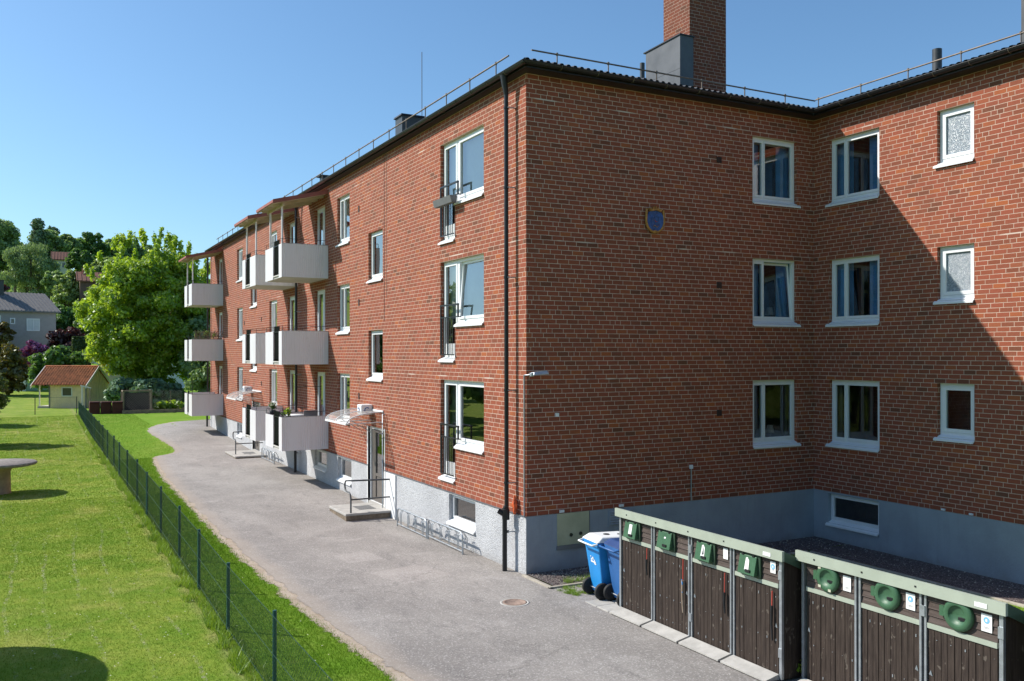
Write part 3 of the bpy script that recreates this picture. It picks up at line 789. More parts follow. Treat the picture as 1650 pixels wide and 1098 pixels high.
# entrance doors ------------------------------------------------------
for k_, (a, c) in enumerate(DOORS):
    zf = -.99 if k_ == 0 else -.95
    b = MB(); ring(b, fL, a + .002, c - .002, zf - .02, 1.098, .07, RD - .06, RD + .05, GREYSHEET if k_ else WHITEPAINT, tb=.03)
    b.box(-.014, .12, c + .0, c + .07, zf - .3, 1.1, WHITEPAINT); b.box(-.014, .12, a - .05, a - .0, zf - .3, 1.1, WHITEPAINT)
    b.box(.0, .5, a - .3, c + .3, -1.5, zf, CONC)
    o = b.build('entrance_door', BLD); o['label'] = 'grey brown glazed entrance door under a curved clear canopy'
    s = MB(); ring(s, fL, a + .075, c - .3, zf + .02, 1.025, .09, RD - .03, RD + .03, DOORM, tb=.12)
    frame_box(s, fL, a + .165, c - .39, zf + .72, zf + .80, RD - .025, RD + .025, DOORM); s.build('door_leaf', o)
    s = MB(); frame_box(s, fL, c - .295, c - .075, zf + .02, 1.025, RD - .02, RD + .03, DOORM); s.build('side_panel', o)
    pane(fL, a + .165, c - .39, zf + .8, .94, RD, o); 
    s = MB(); s.face([fL(a + .165, zf + .14, RD + .0), fL(c - .39, zf + .14, RD), fL(c - .39, zf + .72, RD), fL(a + .165, zf + .72, RD)], DOORM); s.build('kick_panel', o)
    s = MB(); frame_box(s, fL, a + .11, a + .15, zf + .72, zf + 1.25, RD - .10, RD - .06, BLACK); frame_box(s, fL, a + .115, a + .145, zf + .76, zf + .79, RD - .07, RD - .03, BLACK); frame_box(s, fL, a + .115, a + .145, zf + 1.18, zf + 1.21, RD - .07, RD - .03, BLACK)
    s.build('handle', o)
    room(fL, a, c, zf + .1, 1.1, o, depth=1.5)
# white board panel beside door 1
b = MB(); b.box(-.045, -.0125, 6.95, 7.8, -1.3, -.03, WHITEPAINT); o = b.build('white_board_hatch', BLD)
s = MB(); s.lathe((-.047, 7.05, -.62), [(.035, -.004), (.035, -.01), (.025, -.012)], GALV, 'x', 14); s.build('keyhole_plate', o)

# grilles, pipes ------------------------------------------------------
for z in (7.29, 4.59, 1.84):
    b = MB(); b.box(4.68, 4.81, -.012, -.001, z - .07, z + .06, DIRT)
    for i in range(5): b.box(4.685, 4.805, -.02, -.012, z - .062 + i * .026, z - .052 + i * .026, DIRT)
    b.build('vent_grille', BLD)
for (y, z) in ((10.0, 7.3), (10.0, 4.6), (10.0, 1.9), (22.6, 4.55), (26.0, 4.5), (22.6, 1.9), (25.9, 1.9)):
    b = MB(); b.box(-.014, -.001, y - .05, y + .05, z - .09, z + .09, DIRT); b.build('vent_grille', BLD)
def downpipe(y, ztop, zbot, off=.165, label=None):
    b = MB(); b.tube([(-.215, y, 8.53), (-.20, y, 8.36), (-off, y, 8.16)], .075, BLACK, 12, cap=False, r2=.045)
    b.tube([(-off, y, 8.17), (-off, y, .12)], .043, BLACK, 14)
    b.tube([(-off, y, .15), (-off - .03, y + .02, .08), (-off - .03, y + .02, zbot)], .048, BLACK, 14)
    o = b.build('downpipe', BLD)
    for z in (7.9, 6.35, 4.6, 2.4, .6, -.35):
        s = MB(); s.tube([(-off, y, z - .02), (-off, y, z + .02)], .054, BLACK, 14); s.box(-off, .0, y - .07, y - .05, z - .01, z + .01, GALV); s.build('pipe_bracket', o)
    return o
o = downpipe(.5, 8.5, -1.14)
b = MB(); b.tube([(-.17, .52, -.12), (-.17, .52, .05), (-.19, .52, .1)], .075, BLACK, 14); b.tube([(-.19, .54, -.02), (-.30, .58, .05)], .055, BLACK, 12, cap=False); b.build('leaf_trap', o)
downpipe(16.42, 8.5, -1.03); downpipe(34.6, 8.5, -.75)
b = MB(); b.tube([(-.02, .05, 2.7), (-.02, .05, 0)], .014, GALV, 6); b.build('cable_conduit', BLD)
b = MB(); b.tube([(3.965, -.02, .0), (3.965, -.02, .7)], .012, GALV, 6); b.box(3.93, 4.0, -.04, -.001, .68, .76, WHITE); b.build('cable_conduit', BLD)
b = MB(); b.box(.63, .70, -.05, -.001, 1.89, 1.96, WHITE); b.build('junction_box', BLD)
for x in (.78, 2.18):
    b = MB(); b.box(x - .05, x + .05, -.03, -.001, .02, .07, WHITE); b.build('name_plate', BLD)
for y in (-3.35, -3.95):
    b = MB(); b.box(W - .03, W - .001, y - .04, y + .04, .015, .05, WHITE); b.build('name_plate', BLD)
b = MB(); b.box(1.87, 2.44, -.03, -.0125, -.34, -.03, PAINTPL)
for i in range(6): b.hexa([(1.9, -.045, -.32 + i * .048), (2.41, -.045, -.32 + i * .048), (2.41, -.03, -.30 + i * .048), (1.9, -.03, -.30 + i * .048), (1.9, -.05, -.312 + i * .048), (2.41, -.05, -.312 + i * .048), (2.41, -.03, -.285 + i * .048), (1.9, -.03, -.285 + i * .048)], PAINTPL)
b.build('louvre_vent', BLD)
b = MB(); b.box(.672, 1.40, -.028, -.0125, -.62, .0, CREAMP); b.box(.66, 1.41, -.05, -.0125, -.70, -.622, GREYSHEET); b.box(1.402, 1.42, -.03, -.0125, -.62, .0, GREYSHEET)
b.cyl((.98, -.045, -.43), .035, .02, BLACK, 14, 'y'); b.cyl((1.2, -.045, -.42), .035, .02, BLACK, 14, 'y')
o = b.build('cream_hatch', BLD); o['label'] = 'square cream painted hatch with two black knobs in the plinth'
# dark vertical movement joint in the left facade
b = MB(); b.box(-.006, -.001, 7.86, 7.885, 4.0, 8.5, DIRT); b.box(-.0065, -.001, 7.68, 7.692, 4.6, 8.5, mat('joint_mortar', (.2, .14, .11), .9)); b.build('movement_joint', BLD)

# ------------------------------------------------------------------ roof
SL = .20; E = .32; EL = .19; ZE = 8.62
def rz_(x, y):
    dM = min(x + EL, y + E); dR = x - (W - E)
    return ZE + SL * min(6.5, max(dM, dR))
b = MB()
def corr(i): return (0, .035, .035, 0)[i % 4]
# left slope: corrugation profile along y
P = .15; vs = []; fs = []
n = int((YE + E) / P * 4 / 1)
yy = []; 
k = 0
while True:
    base = -E + (k // 4) * P; y = base + (0, .03, .075, .105)[k % 4]
    if y > YE: break
    yy.append((y, (0, .032, .032, 0)[k % 4])); k += 1
for (y, h) in yy:
    x0 = -EL; x1 = min(6.2, y + E - EL)
    x1 = max(x1, x0)
    vs += [(x0, y, ZE + h), (x1, y, ZE + SL * (x1 + EL) + h)]
b.mesh(vs, [(2 * i, 2 * i + 1, 2 * i + 3, 2 * i + 2) for i in range(len(yy) - 1)], ROOFM)
vs = []; xx = []; k = 0
while True:
    x = -EL + (k // 4) * P + (0, .03, .075, .105)[k % 4]
    if x > W + 6: break
    xx.append((x, (0, .032, .032, 0)[k % 4])); k += 1
for (x, h) in xx:
    y0 = -E if x < W - E else x - W
    y1 = min(6.2, x + EL - E)
    y1 = max(y1, y0)
    vs += [(x, y0, ZE + SL * (y0 + E) + h), (x, y1, ZE + SL * (y1 + E) + h)]
b.mesh(vs, [(2 * i, 2 * i + 1, 2 * i + 3, 2 * i + 2) for i in range(len(xx) - 1)], ROOFM)
vs = []; k = 0; yy = []
while True:
    y = -13.4 + (k // 4) * P + (0, .03, .075, .105)[k % 4]
    if y > 6: break
    yy.append((y, (0, .032, .032, 0)[k % 4])); k += 1
for (y, h) in yy:
    x0 = W - E if y < -E else y + W
    vs += [(x0, y, ZE + SL * (x0 - W + E) + h), (W + 5.9, y, ZE + SL * (5.9 + E) + h)]
b.mesh(vs, [(2 * i, 2 * i + 1, 2 * i + 3, 2 * i + 2) for i in range(len(yy) - 1)], ROOFM)
zr = ZE + SL * 6.5
b.face([(6.2, 6.2, zr), (6.2, YE + .3, zr), (XB + .3, YE + .3, ZE), (XB + .3, 6.2, ZE)], ROOFM)
b.face([(6.2, 6.2, zr), (XB + .3, 6.2, zr), (XB + .3, 6.2, ZE), (6.2, 6.2, zr - .02)], ROOFM)
b.face([(W + 5.9, -13.4, zr - .07), (19.3, -13.4, ZE), (19.3, 6.2, ZE), (W + 5.9, 6.2, zr - .07)], ROOFM)
# soffit
S = 8.47
b.face([(-EL, -E, S), (0.05, 0.05, S), (.05, YE, S), (-EL, YE + .1, S)], BLACK)
b.face([(-EL, -E, S), (W - E, -E, S), (W + .05, .05, S), (.05, .05, S)], BLACK)
b.face([(W - E, -E, S), (W - E, -13.4, S), (W + .05, -13.4, S), (W + .05, .05, S)], BLACK)
b.box(-EL + .03, -EL + .05, -E + .05, YE, S, ZE, BLACK)
b.box(-EL + .05, W - E, -E + .03, -E + .05, S, ZE, BLACK)
b.box(W - E + .03, W - E + .05, -13.4, -E + .03, S, ZE, BLACK)
b.build('corrugated_roof', BLD)
# gutters: half round
def gutter(p, q, nrm):
    b = MB(); p = Vector(p); q = Vector(q); nrm = Vector(nrm); r = .065; vs = []; N = 9
    for e in (p, q):
        for i in range(N):
            a = pi * i / (N - 1); vs.append(e + nrm * (cos(a) * r) + Vector((0, 0, -sin(a) * r)))
    b.mesh(vs, [(i, i + 1, N + i + 1, N + i) for i in range(N - 1)], BLACK, True)
    b.tube([p + nrm * r, q + nrm * r], .009, BLACK, 6)
    L_ = (q - p).length; d = (q - p).normalized(); k = int(L_ / .75)
    for i in range(1, k):
        c = p + d * (i * L_ / k)
        pts = [c + nrm * (cos(pi * j / 6) * (r + .006)) + Vector((0, 0, -sin(pi * j / 6) * (r + .006))) for j in range(7)]
        b.tube(pts, .008, RUSTRAIL, 4, cap=False)
    b.build('roof_gutter', BLD)
gutter((-EL - .03, -E - .07, 8.575), (-EL - .03, YE + .1, 8.585), (-1, 0, 0))
gutter((-EL - .08, -E - .03, 8.575), (W - E - .03, -E - .03, 8.575), (0, -1, 0))
gutter((W - E - .03, -E - .03, 8.575), (W - E - .03, -13.4, 8.575), (-1, 0, 0))
# snow guard rails
def snowrail(pts_fn, s0, s1, posts, zf):
    b = MB(); b.tube([pts_fn(s0, zf), pts_fn((s0 + s1) / 2, zf), pts_fn(s1, zf)], .017, RUSTRAIL, 8)
    o = b.build('snow_guard_rail', BLD)
    for s in posts:
        c = Vector(pts_fn(s, zf)); q = MB(); q.tube([c + Vector((0, 0, .035)), c, c + Vector((0, 0, -.12)), Vector((c.x, c.y, rz_(c.x, c.y)))], .013, RUSTRAIL, 6); q.tube([c + Vector((0, 0, -.02)), c + Vector((0, 0, .03))], .024, RUSTRAIL, 8)
        q.build('rail_post', o)
snowrail(lambda s, z: (.02, s, z), .75, 33, [1.3 + 1.25 * i for i in range(26)], 9.02)
snowrail(lambda s, z: (s, .05, z), .15, 7.65, [.72 + 1.2 * i for i in range(6)], 8.945)
snowrail(lambda s, z: (W + .05, s, z), -.02, -12, [-.1 - 1.2 * i for i in range(10)], 8.945)
# chimney with lead box
b = MB(); b.box(7.08, 8.33, 3.85, 4.97, 9.0, 14.6, BRICK_CH); b.box(7.0, 8.41, 3.77, 5.05, 14.6, 14.75, BRICK_CH); o = b.build('chimney', BLD)
LEADM = mat('dark_lead_sheet', (.085, .09, .10), .5, metal=.2, var=.2, scale=1.5)
b = MB(); b.hexa([(6.72, 3.8, 9.0), (7.165, 3.8, 9.0), (7.165, 5.3, 9.0), (6.72, 5.3, 9.0), (6.72, 3.8, 11.5), (7.165, 3.8, 11.5), (7.165, 5.3, 11.45), (6.72, 5.3, 11.45)], LEADM)
b.hexa([(6.69, 3.77, 11.5), (7.19, 3.77, 11.5), (7.19, 5.38, 11.45), (6.69, 5.38, 11.45), (6.69, 3.77, 11.53), (7.19, 3.77, 11.53), (7.19, 5.38, 11.48), (6.69, 5.38, 11.48)], BLACK)
b.box(6.717, 6.72, 3.8, 5.3, 10.62, 10.625, BLACK)
b.build('chimney_flue_box', o)
def vent(x, y, z0, z1, r):
    b = MB(); b.cyl((x, y, z0), r, z1 - z0, DARKM, 12); b.build('roof_vent_pipe', BLD)
vent(4.917, 3.0, 9.1, 10.25, .06); vent(9.05, -2.09, 8.9, 9.72, .1)
b = MB(); b.box(9.05, 9.8, -4.9, -3.98, 8.9, 10.6, DARKM); b.build('roof_vent_box', BLD)
b = MB(); b.box(2.0, 2.75, 11.75, 12.35, 9.0, 10.66, DARKM); b.hexa([(1.95, 11.7, 10.66), (2.8, 11.7, 10.66), (2.8, 12.4, 10.66), (1.95, 12.4, 10.66), (1.97, 11.72, 10.72), (2.78, 11.72, 10.72), (2.78, 12.38, 10.72), (1.97, 12.38, 10.72)], BLACK); b.build('roof_vent_box', BLD)
b = MB(); b.hexa([(.25, 8.0, 8.75), (.8, 8.0, 8.86), (.8, 13.2, 8.86), (.25, 13.2, 8.75), (.25, 8.0, 8.83), (.8, 8.0, 8.96), (.8, 13.2, 8.96), (.25, 13.2, 8.83)], WHITEPAINT); b.build('roof_ladder_cover', BLD)
b = MB(); b.box(1.5, 1.8, 19.0, 19.3, 8.9, 9.95, DARKM); b.box(1.4, 1.9, 18.9, 19.4, 9.95, 10.0, DARKM); b.build('roof_vent_box', BLD)
b = MB(); b.tube([(3, 12.54, 9.3), (3, 12.54, 13.05)], .012, DARKM, 5); b.build('roof_antenna', BLD)

# ------------------------------------------------------------------ balconies
def balcony(y0, y1, zt, zb, D, gap, name_label):
    o_ = MB(); o_.box(-D + .03, -.001, y0 + .03, y1 - .03, zb + .02, zb + .16, BALU); o_.box(-D + .02, -.001, y0 + .02, y1 - .02, zb - .005, zb + .02, BALU)
    bal = o_.build('balcony', BLD); bal['label'] = name_label
    # ribbed side panels
    for ys, sg in ((y0, 1), (y1, -1)):
        s = MB(); n = int(D / .03); vs = []
        for i in range(n + 1):
            x = -D + D * i / n - .0; h = .009 if i % 2 else 0
            vs += [(x, ys + h * sg, zb), (x, ys + h * sg, zt)]
        s.mesh(vs, [(2 * i, 2 * i + 2, 2 * i + 3, 2 * i + 1) for i in range(n)], BALW)
        s.box(-D, -.01, ys + .012 * sg, ys + .02 * sg, zb, zt, BALW); s.box(-D, -.01, ys - .004 * sg, ys + .024 * sg, zt, zt + .02, GALV)
        s.build('side_panel', bal)
    for (p, q) in ((y0, gap[0]), (gap[1], y1)):
        s = MB(); n = max(2, int((q - p) / .03)); vs = []
        for i in range(n + 1):
            y = p + (q - p) * i / n; h = .007 if i % 2 else 0
            vs += [(-D - .004 + h, y, zb - .01), (-D - .004 + h, y, zt)]
        s.mesh(vs, [(2 * i, 2 * i + 2, 2 * i + 3, 2 * i + 1) for i in range(n)], BALW)
        s.box(-D + .004, -D + .012, p + .001, q - .001, zb, zt, BALW); s.build('front_panel', bal)
    s = MB(); g0, g1 = gap
    s.box(-D + .03, -D + .035, g0, g1, zb + .1, zt + .16, mat('black_mesh_screen', (.008, .010, .008), .95, var=.5, scale=30, spec=.02)); s.box(-D - .002, -D + .02, g0 + .001, g1 - .001, zb + .06, zb + .10, BALU); s.box(-D, -D + .02, g0, g1, zt - .03, zt - .01, BLACK)
    s.build('screen_panel', bal)
    # top rail
    s = MB(); zr = zt + .16
    s.tube([(-.02, y0 + .04, zr), (-D + .03, y0 + .04, zr), (-D + .03, y1 - .04, zr), (-.02, y1 - .04, zr)], .008, BLACK, 6)
    for p in ((-D + .03, y0 + .04), (-D + .03, y1 - .04), (-.25, y0 + .04), (-.25, y1 - .04), (-D + .03, (y0 + y1) / 2)):
        s.tube([(p[0], p[1], zt - .1), (p[0], p[1], zr)], .008, BLACK, 5)
    s.build('top_rail', bal)
    return bal
BY = [(13.06, 15.32, (13.47, 14.2)), (16.8, 19.05, (17.75, 18.5)), (31.1, 33.5, (32.1, 32.6))]
BZ = [(6.56, 5.52), (3.83, 2.785), (1.135, .09)]
posn = ['nearest', 'middle', 'farthest']; lvl = ['top', 'second', 'lowest']
for i, (y0, y1, gp) in enumerate(BY):
    for j, (zt, zb) in enumerate(BZ):
        bal = balcony(y0, y1, zt, zb, 1.48, gp, f'{lvl[j]} balcony of the {posn[i]} stack')
        if j == 0:   # sloping awning on two posts
            s = MB()
            def aw(z, t): return z
            ya, yb = y0 + .02, y1 + .12
            A = [(-1.72, ya, 7.80), (-.0, ya, 8.24), (-.0, yb, 8.24), (-1.72, yb, 7.80)]
            s.hexa([(p[0], p[1], p[2]) for p in A] + [(p[0], p[1], p[2] + .015) for p in A], CANU)
            B_ = [(p[0] - (.03 if p[0] < -1 else 0), p[1] + (-.02 if p[1] == ya else .02), p[2] + .0155) for p in A]
            s.hexa(B_ + [(p[0], p[1], p[2] + .085) for p in B_], CANR)
            s.hexa([(-1.75, ya - .03, 7.785), (0, ya - .03, 8.22), (0, ya - .005, 8.22), (-1.75, ya - .005, 7.785), (-1.75, ya - .03, 7.91), (0, ya - .03, 8.35), (0, ya - .005, 8.35), (-1.75, ya - .005, 7.91)], CANR)
            for q in range(3):
                y = ya + .45 + q * .72
                s.hexa([(-1.65, y, 7.74), (-.01, y, 8.16), (-.01, y + .05, 8.16), (-1.65, y + .05, 7.74), (-1.65, y, 7.815), (-.01, y, 8.235), (-.01, y + .05, 8.235), (-1.65, y + .05, 7.815)], CANU)
            s.box(-1.42, -1.36, ya + .1, yb - .1, 7.76, 7.84, CANU)
            s.build('awning', bal)
            for y in (y0 + .35, y1 - .35):
                s = MB(); s.box(-1.41, -1.36, y - .025, y + .025, zb + .16, 7.78, BALW); s.build('post', bal)
# clothes line frames on some balconies
b = MB(); b.tube([(-.01, 31.2, 2.0), (-1.45, 31.2, 2.0), (-1.45, 31.2, 1.15)], .01, BLACK, 5); b.build('drying_line_frame', BLD)
b = MB(); b.tube([(-.01, 13.9, 2.05), (-.9, 13.9, 2.05)], .008, BLACK, 5); b.build('drying_line_frame', BLD)

# ------------------------------------------------------------------ things on and beside the facade
def entrance_canopy(ya, yb, z, label):
    t = thing('door_canopy', label, 'door canopy', (0, ya, z - .1), 'curved canopies over the entrance doors')
    b = MB(); n = 10; vs = []; y0, y1 = ya, yb; D = 1.0
    for i in range(n + 1):
        a = pi / 2 * i / n * 1.05; x = -D * sin(a); zz = z - .0 + .27 * cos(a)
        vs += [(x - .01, y0, zz), (x - .01, y1, zz)]
    b.mesh(vs, [(2 * i, 2 * i + 1, 2 * i + 3, 2 * i + 2) for i in range(n)], ACRYL, True); b.build('clear_sheet', t)
    for y in (y0, y1, (y0 + y1) / 2):
        b = MB(); pts = [(-.02 - D * sin(pi / 2 * i / n * 1.05), y, z + .27 * cos(pi / 2 * i / n * 1.05)) for i in range(n + 1)]
        b.tube(pts, .016, WHITEPAINT, 6); b.tube([(-.01, y, z - .0), (-1.0, y, z - .02)], .014, WHITEPAINT, 6); b.tube([(-.01, y, z - .35), (-.6, y, z - .0)], .012, GALV, 6); b.build('bracket', t)
    b = MB(); b.box(-1.05, -1.0, y0, y1, z - .05, z - .0, WHITEPAINT); b.build('edge_rail', t)
    b = MB(); b.box(-.03, -.001, y0 - .03, y1 + .03, z + .25, z + .31, WHITEPAINT); b.build('wall_rail', t)
entrance_canopy(7.95, 9.85, 1.28, 'curved clear canopy over the nearer entrance door')
entrance_canopy(22.6, 24.6, 1.28, 'curved clear canopy over the farther entrance door')
b = MB()
t = thing('canopy_post', 'slim galvanised post beside the nearer entrance door', 'post', (-.1, 7.74, -1.2))
b.tube([(-.1, 7.74, -1.2), (-.1, 7.74, 1.5), (-.03, 7.74, 1.5)], .018, GALV, 8); b.build('pole', t)
for (y, z, lab) in ((9.0, 1.56, 'boxy white wall lamp over the nearer door canopy'), (24.6, 1.58, 'boxy white wall lamp over the farther door canopy')):
    t = thing('wall_lamp', lab, 'wall lamp', (-.1, y, z), 'boxy lamps over the entrance doors')
    b = MB(); b.box(-.34, -.005, y - .2, y + .17, z - .13, z + .15, WHITEPAINT); b.build('housing', t, bevel=.03)
    b = MB(); pts = [(-.346 - 0, y - .0 + .06 * cos(a), z + .0 + .06 * sin(a)) for a in [radians(q) for q in range(40, 330, 20)]]
    b.tube([(p[0], p[1], p[2]) for p in pts], .012, BLUED, 6); b.build('emblem', t)
    b = MB(); pts = [(-.17 + .07 * cos(a), y - .206, z + .07 * sin(a)) for a in [radians(q) for q in range(40, 330, 20)]]
    b.tube(pts, .012, BLUED, 6); b.build('emblem', t)
# floodlight on the corner
t = thing('floodlight', 'flat grey floodlight on an arm at the brick corner', 'floodlight', (.05, -.05, 2.7))
b = MB(); b.tube([(-.01, .05, 2.7), (-.01, -.12, 2.71), (.05, -.16, 2.72)], .014, GALV, 8); b.build('arm', t)
b = MB(); b.hexa([(.03, -.24, 2.70), (.37, -.24, 2.72), (.37, -.08, 2.72), (.03, -.08, 2.70), (.05, -.22, 2.76), (.34, -.22, 2.79), (.34, -.10, 2.79), (.05, -.10, 2.76)], GALV)
b.box(-.0, .06, -.20, -.12, 2.68, 2.75, GALV); b.build('lamp_head', t, bevel=.01)
# crest
t = thing('wall_crest', 'blue and gold crest with a crown hanging on the shaded brick wall', 'crest', (3.0, -.05, 5.62))
b = MB(); out = []; N = 28
for i in range(N + 1):
    a = pi + pi * i / N; out.append((3.0 + .225 * cos(a), 5.86 + .25 * sin(a)))
out = [(2.775, 6.03)] + out + [(3.225, 6.03)]
def ext(pts, y0, y1, m, b):
    f = [(x, y0, z) for x, z in pts]; g = [(x, y1, z) for x, z in pts]; n = len(pts)
    b.mesh(f + g, [tuple(range(n))] + [(i, (i + 1) % n, n + (i + 1) % n, n + i) for i in range(n)], m)
ext([(3.0 + (x - 3) * .9, 5.86 + (z - 5.86) * .92) for x, z in out[1:-1]] + [(3.2, 5.94), (3.16, 6.01), (3.08, 6.05), (2.92, 6.05), (2.84, 6.01), (2.8, 5.94)], -.07, -.01, ENAMEL, b)
b.build('shield', t)
b = MB(); b.tube([(2.79, -.055, 6.08)] + [(x, -.055, z) for x, z in out[1:-1]] + [(3.21, -.055, 6.08)], .026, GOLD, 8)
b.tube([(2.93, -.06, 5.62), (3.0, -.07, 5.635), (3.07, -.06, 5.62)], .02, GOLD, 6); b.build('frame', t)
b = MB()
ext([(2.87, 6.03), (2.85, 6.10), (2.91, 6.07), (2.94, 6.13), (2.98, 6.08), (3.0, 6.15), (3.02, 6.08), (3.06, 6.13), (3.09, 6.07), (3.15, 6.10), (3.13, 6.03), (3.0, 6.06)], -.10, -.02, GOLD, b)
b.build('crown', t)
b = MB()
PALEB = mat('worn_blue_relief', (.10, .16, .36), .5, var=.4, scale=20)
b.tube([(2.9, -.078, 5.78), (2.93, -.078, 5.93), (2.97, -.078, 5.88), (3.0, -.078, 5.94)], .006, PALEB, 5); b.tube([(3.02, -.078, 5.94), (3.07, -.078, 5.93), (3.08, -.078, 5.85)], .006, PALEB, 5)
b.tube([(2.94, -.078, 5.72), (2.98, -.078, 5.75), (3.03, -.078, 5.71), (3.06, -.078, 5.74)], .007, GOLD, 5); b.tube([(2.98, -.078, 5.86), (3.0, -.078, 5.82), (3.04, -.078, 5.83)], .006, REDSTRAP, 5)
b.build('relief', t)
# red cloth stuck behind the downpipe
t = thing('plastic_bag', 'red and orange plastic bag stuck behind the corner downpipe', 'plastic bag', (-.06, .34, -.05))
b = MB(); n = 8; vs = []
RB = mat('red_orange_plastic', (.55, .10, .03), .5, var=.5, scale=12)
for i in range(9):
    for j in range(6):
        u = i / 8; v = j / 5
        r = .05 * sin(pi * min(.98, u + .05)) + .012; a = 2 * pi * v
        vs.append((-.075 + r * cos(a) * .8 + random.uniform(-.012, .012), .33 + r * sin(a) + random.uniform(-.012, .012), .0 + .36 * u))
b.mesh(vs, [(i * 6 + j, i * 6 + (j + 1) % 6, (i + 1) * 6 + (j + 1) % 6, (i + 1) * 6 + j) for i in range(8) for j in range(6)], RB); b.build('bag', t)

# steps and handrails
def doorstep(y0, y1, zt, lab, g):
    t = thing('door_step', lab, 'door step', (-.6, (y0 + y1) / 2, g), 'concrete steps at the entrance doors')
    b = MB(); b.box(-1.27, -.013, y0, y1, zt - .06, zt, CONC); b.build('slab', t, bevel=.012)
    b = MB(); b.box(-1.25, -.013, y0 + .02, y1 - .02, zt - .35, zt - .062, mat('shaded_step_riser', (.20, .155, .11), .9, var=.3, scale=7, bump=.004)); b.build('riser', t)  # brown riser, its shade put into the colour
    b = MB(); b.box(-.75, -.3, (y0 + y1) / 2 - .3, (y0 + y1) / 2 + .3, zt, zt + .006, mat('foot_grate', (.2, .2, .2), .6, metal=.5, var=.5, scale=60)); b.build('scraper_grate', t)
doorstep(7.25, 8.75, -.98, 'pale concrete step at the nearer entrance door', -1.2)
doorstep(21.5, 23.7, -.93, 'pale concrete step at the farther entrance door', -1.05)
def handrail(y, yloop, g, lab):
    t = thing('handrail', lab, 'handrail', (-1.15, y, g), 'bent grey handrails at the entrance steps')
    x = -1.1; RAILM = mat('dark_grey_rail_paint', (.07, .075, .08), .4)
    b = MB()
    pts = [(x, y, g), (x, y, g + .55), (x, y + .04, g + .64)]
    c = (y + .30, g + .80)
    pts += [(x - .0, y + .14, g + .69), (x - .02, y + .3, g + .70)]
    pts += [(x - .02, y + .3 + .14 * sin(a), g + .84 - .14 * cos(a)) for a in [pi * i / 8 for i in range(1, 9)]]
    pts += [(x + .1, y + .2, g + .98), (-.02, y + .0, g + .98)]
    b.tube(pts, .022, RAILM, 10); b.build('top_rail', t)
    b = MB(); b.tube([(x, y, g + .52), (-.02, y, g + .52)], .02, RAILM, 8); b.build('middle_rail', t)
handrail(7.35, 9, -1.16, 'bent grey handrail on the nearer entrance step')
handrail(22.3, 24, -1.03, 'bent grey handrail on the farther entrance step')
# bike racks
def bikerack(y0, y1, g, lab, x=-.32, grp='tubular bicycle racks along the facade'):
    t = thing('bike_rack', lab, 'bike rack', (x, (y0 + y1) / 2, g), grp)
    h = .46; r = .13
    b = MB()
    pts = [(x, y0, g), (x, y0, g + h - r)] + [(x, y0 + r - r * cos(a), g + h - r + r * sin(a)) for a in [pi / 2 * i / 5 for i in range(1, 6)]]
    pts += [(x, y1 - r + r * sin(a), g + h - r + r * cos(a)) for a in [pi / 2 * i / 5 for i in range(0, 6)]] + [(x, y1, g)]
    b.tube(pts, .02, GALV, 8); b.build('outer_frame', t)
    b = MB(); b.tube([(x, y0, g + .07), (x, y1, g + .07)], .012, GALV, 6); b.tube([(x + .22, y0 + .1, g + .06), (x + .22, y1 - .1, g + .06)], .01, GALV, 6); b.build('bottom_rail', t)
    n = 4
    for i in range(n):
        yc = y0 + (y1 - y0) * (i + .5) / n
        for dy in (-.035, .035):
            b = MB(); y = yc + dy
            b.tube([(x, y, g + .07), (x + .0, y, g + .36), (x + .05, y, g + .43), (x + .12, y, g + .43), (x + .2, y, g + .30), (x + .22, y, g + .06)], .008, GALV, 6); b.build('wheel_holder', t)
bikerack(2.2, 4.08, -1.125, 'bike rack nearest the corner, under the basement window')
bikerack(4.17, 6.05, -1.17, 'bike rack nearest the white hatch beside the entrance')
bikerack(19.05, 21.1, -1.04, 'far bike rack behind the lowest white balconies')

